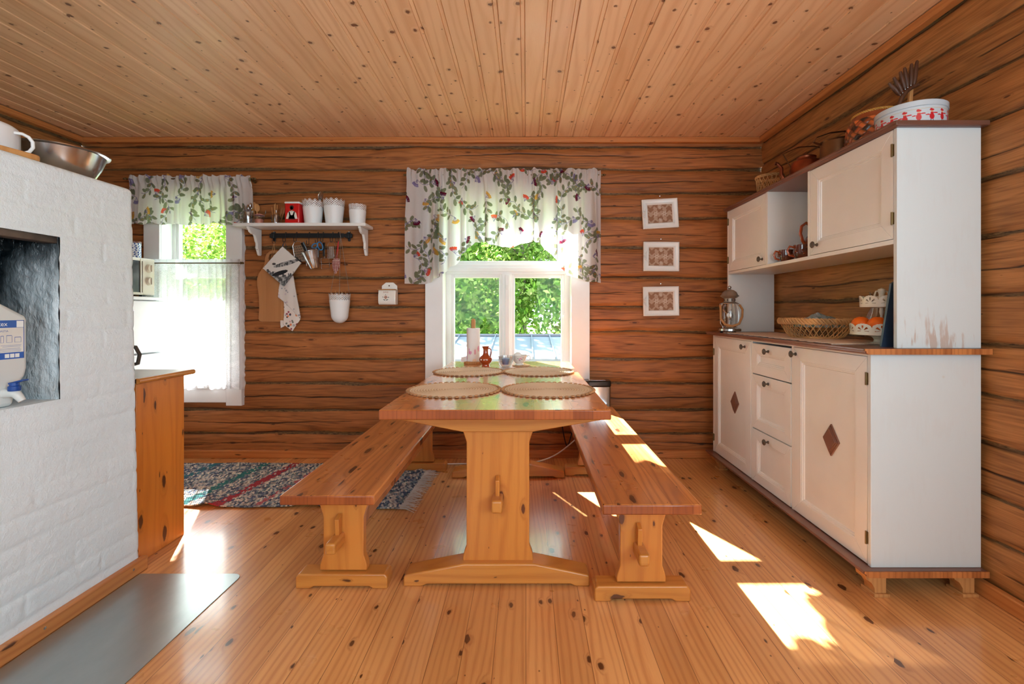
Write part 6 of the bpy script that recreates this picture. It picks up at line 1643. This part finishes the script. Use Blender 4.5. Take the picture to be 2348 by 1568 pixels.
m = MB(); m.tube([(cx_ - .024, cy_, ZN + .20), (cx_ - .050, cy_ - .004, ZN + .215), (cx_ - .078, cy_ - .008, ZN + .195), (cx_ - .084, cy_ - .008, ZN + .155), (cx_ - .070, cy_ - .006, ZN + .115), (cx_ - .056, cy_ - .002, ZN + .10)], .008, 10); m.build('handle', M['terracotta'], t)
m = MB()
for q in range(7):
    a_ = -2.15 + .09 * math.cos(q * .9); z_ = ZN + .105 + .018 * math.sin(q * .9)
    m.ball((cx_ + .060 * math.cos(-2.2 + .16 * math.cos(q * .9)), cy_ + .060 * math.sin(-2.2 + .16 * math.cos(q * .9)), z_), (.006, .006, .009), 8, 6)
m.build('white_flower', M['porcelain'], t)

# ================================================================ ON TOP OF THE DRESSER
ZD = 1.754
wicker('wicker_tray', 'small pale wicker basket at the far end on top of the dresser', Vector((1.530, 2.93, ZD)), .062, .078, .146, 20, 'wicker', .006, diag=.7)
t = thing('copper_kettle', 'old copper coffee kettle with a swan-neck spout and strap handle', 'kettle', (1.545, 2.57, ZD))
kx, ky = 1.545, 2.57
m = MB(); m.lathe([(.001, ZD), (.080, ZD), (.084, ZD + 0.0120), (.082, ZD + 0.0840), (.070, ZD + 0.1200), (.050, ZD + 0.1296), (.046, ZD + 0.1380), (.048, ZD + 0.1464), (.030, ZD + 0.1560), (.001, ZD + 0.1584)], (kx, ky, 0), 40); m.build('body', M['copper'], t)
m = MB(); m.tube([(kx - .070, ky + .03, ZD + 0.0420), (kx - .100, ky + .045, ZD + 0.0360), (kx - .112, ky + .05, ZD + 0.0660), (kx - .110, ky + .05, ZD + 0.1020), (kx - .128, ky + .06, ZD + 0.1296), (kx - .140, ky + .062, ZD + 0.1320)], [.013, .013, .011, .009, .009, .011], 12); m.build('spout', M['copper'], t)
m = MB(); m.tube([(kx - .070, ky + .03, ZD + 0.1020), (kx - .105, ky + .045, ZD + 0.1800), (kx - .04, ky + .01, ZD + 0.2064), (kx + .03, ky - .012, ZD + 0.2040), (kx + .085, ky - .03, ZD + 0.1860), (kx + .075, ky - .03, ZD + 0.1020)], .008, 10, flat=.35); m.build('handle', M['darkcopper'], t)
m = MB(); m.lathe([(.006, ZD + 0.1560), (.005, ZD + 0.1656), (.011, ZD + 0.1728), (.001, ZD + 0.1800)], (kx, ky, 0), 16); m.build('lid_knob', M['darkcopper'], t)
t = thing('copper_pot', 'tall dull copper pot with a long strap handle arching over it', 'pot', (1.560, 2.335, ZD))
kx, ky = 1.560, 2.335
m = MB(); m.lathe([(.001, ZD), (.076, ZD), (.078, ZD + .01), (.076, ZD + .14), (.081, ZD + .146), (.078, ZD + .148), (.072, ZD + .140), (.070, ZD + .01), (.001, ZD + .006)], (kx, ky, 0), 40); m.build('body', M['darkcopper'], t)
m = MB(); m.tube([(kx - .078, ky + .01, ZD + .135), (kx - .110, ky + .015, ZD + .150), (kx - .10, ky + .012, ZD + .172), (kx - .04, ky, ZD + .192), (kx + .03, ky - .005, ZD + .198), (kx + .078, ky - .012, ZD + .186), (kx + .084, ky - .012, ZD + .14)], .011, 10, flat=.25); m.build('handle', M['darkcopper'], t)
# birch bark basket
bx_, by_ = 1.560, 2.085
t = thing('bark_basket', 'round basket of glossy woven birch bark strips with gold rim', 'basket', (bx_, by_, ZD))
nu, nv = 260, 90
a = np.linspace(0, 2 * PI, nu + 1)[:-1][:, None]; v_ = np.linspace(0, 1, nv)[None, :]
prof_r = np.interp(v_[0], [0, .12, .4, .7, .86, 1], [.070, .092, .110, .104, .090, .084])[None, :]
p1 = a * 19 / (2 * PI) + v_ * 5.5; p2 = a * 19 / (2 * PI) - v_ * 5.5
e1 = np.abs((p1 % 1) - .5); e2 = np.abs((p2 % 1) - .5); over = ((np.floor(p1) + np.floor(p2)) % 2) > .5
d_ = np.where(over, .5 - e1, .5 - e2); body_ = v_ < .84
rr = prof_r + (.006 * np.sqrt(np.clip(d_ * 2, 0, 1)) - .001) * body_
C = np.where(over[..., None], np.array([176, 92, 44.]), np.array([140, 64, 30.])) * (0.55 + 0.9 * np.clip(d_ * 2, 0, .6))[..., None]
hsh = np.sin(np.floor(p1) * 12.9 + np.floor(p2) * 78.2) * 43758.5; hsh = hsh - np.floor(hsh)
C = C * (0.7 + .6 * hsh)[..., None]; C[(hsh > .80) & body_] = (54, 28, 18); C[(hsh < .07) & body_] = (206, 150, 120)
C[np.broadcast_to(~body_, C.shape[:2])] = (136, 62, 26)
Zb = ZD + v_ * .172 + 0 * a
grid('weave', np.stack([bx_ + rr * np.cos(a), by_ + rr * np.sin(a), Zb], -1), M['paint'], t, col=C, closed_u=True, thick=.002)
m = MB()
for q in range(2): m.tube([(bx_ + (.085 + .002 * math.sin(s_ * 30 + q * PI)) * math.cos(s_), by_ + (.085 + .002 * math.sin(s_ * 30 + q * PI)) * math.sin(s_), ZD + .173 + .003 * math.cos(s_ * 30 + q * PI)) for s_ in np.linspace(0, 2 * PI, 181)[:-1]], .0035, 6, closed=True)
m.build('rim', plain('gold_straw', (190, 140, 60), .5), t)
m = MB(); m.lathe([(.001, ZD + .002), (.070, ZD + .002), (.070, ZD + .004), (.001, ZD + .004)], (bx_, by_, 0), 24); m.build('base', M['bark'], t)
# biscuit tin
tx_, ty_ = 1.520, 1.846
t = thing('biscuit_tin', 'round white biscuit tin ringed with little figures in red', 'tin', (tx_, ty_, ZD))
nu, nv = 620, 64
a = np.linspace(0, 2 * PI, nu + 1)[:-1][:, None]; v_ = np.linspace(0, 1, nv)[None, :]
Zt_ = v_ * .072 + 0 * a; C = np.empty(Zt_.shape + (3,)); C[:] = (196, 206, 214)
arc_ = a * .112 + 0 * v_; per = 2 * PI * .112 / 17; f = (arc_ / per) % 1; fx = (f - .5) * per
def band_(cx, cz, rx, rz, cc): C[((fx - cx) / rx) ** 2 + ((Zt_ - cz) / rz) ** 2 < 1] = cc
band_(0, .024, .0085, .011, (200, 30, 40)); band_(0, .034, .0055, .010, (200, 30, 40)); band_(0, .0445, .0045, .005, (220, 170, 140)); band_(0, .0485, .0080, .0038, (200, 30, 40)); band_(-.002, .0515, .0045, .003, (200, 30, 40))
for s_ in (-1, 1): band_(s_ * .013, .034 + .003 * s_, .010, .0022, (200, 30, 40)); band_(s_ * .004, .008, .0016, .006, (50, 60, 80))
C[(Zt_ > .0555) & (Zt_ < .057)] = (196, 170, 110)
C[(Zt_ < .003)] = (150, 130, 90)
rr = .112 + 0 * Zt_
grid('body', np.stack([tx_ + rr * np.cos(a), ty_ + rr * np.sin(a), ZD + Zt_], -1), M['paint'], t, col=C, closed_u=True)
m = MB(); m.lathe([(.113, ZD + .066), (.1155, ZD + .068), (.1155, ZD + .086), (.112, ZD + .089), (.106, ZD + .087), (.001, ZD + .087)], (tx_, ty_, 0), 80, cap0=False); m.build('lid', plain('pale_blue_enamel', (192, 204, 214), .25, coat=.5, var=.01), t)
m = MB(); m.lathe([(.001, ZD), (.111, ZD), (.112, ZD + .003)], (tx_, ty_, 0), 60, cap1=False); m.build('bottom', M['steel'], t)
# peg rack
yp = 1.990
t = thing('peg_hanger', 'curved dark wooden rack with six fanned pegs behind the biscuit tin', 'peg rack', (P(2080, 0, yp).x, yp, ZD))
m = MB(); m.tube([P(2058, 262, yp), P(2060, 251, yp), P(2063, 235, yp), P(2071, 218, yp), P(2082, 206, yp), P(2095, 198, yp), P(2106, 194, yp)], [.006, .007, .008, .009, .009, .008, .007], 12); m.build('arc', M['pegwood'], t)
for (b0, b1), (e0, e1) in (((2063, 218), (2038, 190)), ((2069, 213), (2049, 177)), ((2075, 205), (2064, 164)), ((2081, 201), (2074, 155)), ((2088, 196), (2090, 146)), ((2095, 195), (2103, 139))):
    m = MB(); A_, B_ = P(b0, b1, yp), P(e0, e1, yp); m.tube([A_, A_.lerp(B_, .12), A_.lerp(B_, .5), A_.lerp(B_, .95), B_], [.005, .0085, .009, .006, .004], 10); m.build('peg', M['pegwood'], t)
    m = MB(); m.ball(A_, (.005, .005, .004), 8, 6); m.build('collar', M['wire'], t)
m = MB()
A_ = P(2091, 206, yp + .008); m.prism([(A_.x - .008, A_.z), (A_.x + .006, A_.z + .008), (A_.x - .006, ZD), (A_.x - .034, ZD)], 'y', yp + .006, yp + .018); m.build('stake', M['rawwood'], t, bevel=.002)

# ================================================================ ON THE STOVE, IN ITS NICHE
t = thing('enamel_pot', 'white enamel pot with side handle at the edge of the stove top', 'pot', (-1.735, 1.475, ZS))
ex, ey = -1.752, 1.475
m = MB(); m.lathe([(.001, ZS), (.102, ZS), (.106, ZS + .006), (.106, ZS + .098), (.102, ZS + .106), (.094, ZS + .112), (.086, ZS + .110), (.090, ZS + .10), (.1, ZS + .01), (.001, ZS + .006)], (ex, ey, 0), 48); m.build('body', plain('white_enamel', (226, 228, 232), .3, coat=.3, var=.01), t)
m = MB(); m.tube([(ex + .098, ey + .03, ZS + .088), (ex + .110, ey + .046, ZS + .090), (ex + .118, ey + .058, ZS + .084), (ex + .123, ey + .066, ZS + .070), (ex + .123, ey + .067, ZS + .052), (ex + .118, ey + .060, ZS + .036), (ex + .108, ey + .045, ZS + .024), (ex + .098, ey + .028, ZS + .020)], .0052, 10); m.build('handle', M['whiteplastic'], t)
t = thing('mixing_bowl', 'wide stainless steel mixing bowl on top of the stove', 'bowl', (-1.735, 1.735, ZS))
m = MB(); m.lathe([(.001, ZS), (.085, ZS), (.092, ZS + .005), (.118, ZS + .055), (.133, ZS + .098), (.143, ZS + .101), (.145, ZS + .104), (.133, ZS + .1035), (.115, ZS + .058), (.09, ZS + .009), (.001, ZS + .005)], (-1.735, 1.735, 0), 64); m.build('bowl', M['steel'], t)
m = MB(); m.M = Matrix.Translation((-1.622, 1.480, ZS + .001)) @ Matrix.Rotation(R(80), 4, 'Z')
m.prism(rrect(-.09, .060, -.026, .026, .022), 'z', 0, .020)
tag(m.build('wooden_board', M['rawwood'], None, (-1.622, 1.480, ZS), bevel=.004), 'small rounded wooden board on the stove top between pot and bowl', 'board')

# water canister: its broad labelled side faces the room
t = thing('water_canister', 'translucent white water canister with blue label and tap in the stove niche', 'canister', (-1.66, 1.34, NZ0))
n = N('milky_plastic'); M['milky'] = n.done(n.bsdf(rgba((206, 208, 206)), .45))
cf = -1.600
sil = [(1.458, .757), (1.466, .800), (1.474, .820), (1.494, .846), (1.500, .870), (1.500, 1.026), (1.494, 1.038), (1.42, 1.079), (1.36, 1.104), (1.28, 1.104), (1.19, 1.05), (1.17, 1.02), (1.17, .87), (1.20, .80), (1.20, .757)]
m = MB(); m.prism(sil, 'x', cf - .125, cf); m.build('body', M['milky'], t, bevel=.012, seg=4)
FX = Matrix(((0, -1, 0, cf), (1, 0, 0, 0), (0, 0, 1, 0), (0, 0, 0, 1)))
lx1, lx0, lz1, lz0 = 1.486, 1.25, 1.024, .904
def lmb():
    m = MB(); m.M = FX; return m
m = lmb(); m.prism(rrect(lx0, lx1, lz0, lz1, .004), 'y', -.0012, .001); lab_ = m.build('label_sheet', pm['w'], t, smooth=0)
m = lmb(); m.box(lx0, lx1, -.0018, -.001, lz1 - .023, lz1); m.box(lx0, lx1, -.0018, -.001, lz0, lz0 + .020); m.box(lx1 - .0012, lx1, -.0018, -.001, lz0, lz1); m.build('label_bands', pm['b'], lab_, smooth=0)
m = lmb(); text_into(m, 'Plastex', .019, (lx1 - .048, -.0022, lz1 - .0175), cx=1.0); m.box(lx1 - .022, lx1 - .002, -.0022, -.0018, lz1 - .022, lz1 - .002)
for k in range(3): m.box(lx1 - .055 + k * .0145, lx1 - .043 + k * .0145, -.0022, -.0018, lz0 + .004, lz0 + .016)
m.build('label_white_print', M['whiteplastic'], lab_, smooth=0)
m = lmb(); text_into(m, 'VESIASTIA', .008, (lx1 - .045, -.0016, lz1 - .036), cx=1.0)
for k, (wd, z_) in enumerate(((.060, .049), (.055, .045), (.070, .039), (.066, .035), (.072, .0305), (.064, .0265))): m.box(lx1 - .006 - wd, lx1 - .008 - (k % 3) * .002, -.0016, -.0012, lz0 + z_ - .007, lz0 + z_ - .0062)
for k, (x_, w_, h_) in enumerate(((.078, .009, .019), (.066, .008, .020), (.050, .015, .021), (.027, .018, .015))):
    zb_ = lz0 + .051; xc = lx1 - x_
    for (a0, a1, b0, b1) in ((xc, xc + .0006, zb_, zb_ + h_), (xc + w_, xc + w_ + .0006, zb_, zb_ + h_), (xc, xc + w_, zb_, zb_ + .0006), (xc, xc + w_, zb_ + h_, zb_ + h_ + .0016)): m.box(a0, a1, -.0016, -.0012, b0, b1)
m.build('label_blue_print', pm['b'], lab_, smooth=0)
m = MB(); c_ = Vector((cf, 1.432, .800))
m.tube([c_ + Vector((-.006, 0, 0)), c_ + Vector((.020, 0, 0)), c_ + Vector((.034, .002, -.002)), c_ + Vector((.042, .004, -.014)), c_ + Vector((.048, .006, -.024))], [.015, .013, .013, .011, .009], 14); m.build('spout', M['milky'], t)
m = MB(); m.lathe([(.001, .006), (.0145, .006), (.0150, .010), (.0150, .020), (.0115, .022), (.0115, .032), (.001, .033)], c_ + Vector((.030, 0, .002)), 24); m.M = Matrix.Translation(c_ + Vector((.032, 0, .034))) @ Matrix.Rotation(R(-14), 4, 'Y'); m.box(-.013, .034, -.009, .009, -.003, .002)
m.build('tap_lever', M['bluecap'], t, bevel=.001)

# dark handled kettle on the worktop, mostly behind the stove
t = thing('black_kettle', 'black kettle on the worktop, only its handle showing past the stove', 'kettle', (-1.855, 2.10, .774))
kx, ky, kz = -1.855, 2.10, .774
m = MB(); m.lathe([(.001, kz), (.070, kz), (.074, kz + .01), (.066, kz + .12), (.050, kz + .15), (.001, kz + .155)], (kx, ky, 0), 36); m.build('body', M['blackplastic'], t)
m = MB(); m.tube([(kx + .066, ky, kz + .120), (kx + .100, ky - .002, kz + .118), (kx + .120, ky - .004, kz + .085), (kx + .112, ky - .004, kz + .045), (kx + .070, ky, kz + .035)], .008, 10); m.build('handle', M['pewter'], t)
# blue and white canister on the microwave
t = thing('patterned_canister', 'blue and white patterned canister with brown lid on the microwave', 'canister', (-2.672, 3.20, 1.418))
kx, ky, kz = -2.672, 3.18, 1.418
a = np.linspace(0, 2 * PI, 121)[:-1][:, None]; v_ = np.linspace(0, 1, 50)[None, :]
Zc_ = kz + .100 * v_ + 0 * a; C = np.empty(Zc_.shape + (3,)); C[:] = (232, 236, 240); pp = np.sin(a * 12 + 2 * np.sin(v_ * 12)) * np.sin(v_ * 22 + 0 * a); C[(pp > .15) | (np.abs(np.sin(v_ * 3 * PI + 0 * a)) < .12)] = (30, 70, 150)
grid('body', np.stack([kx + .040 * np.cos(a) + 0 * v_, ky + .040 * np.sin(a) + 0 * v_, Zc_], -1), M['paint'], t, col=C, closed_u=True)
m = MB(); m.lathe([(.040, kz + .099), (.042, kz + .101), (.042, kz + .110), (.001, kz + .112)], (kx, ky, 0), 30); m.build('lid', M['brownpaint'], t)
m = MB(); m.lathe([(.001, kz), (.040, kz), (.040, kz + .003)], (kx, ky, 0), 30, cap1=False); m.build('bottom', M['porcelain'], t)
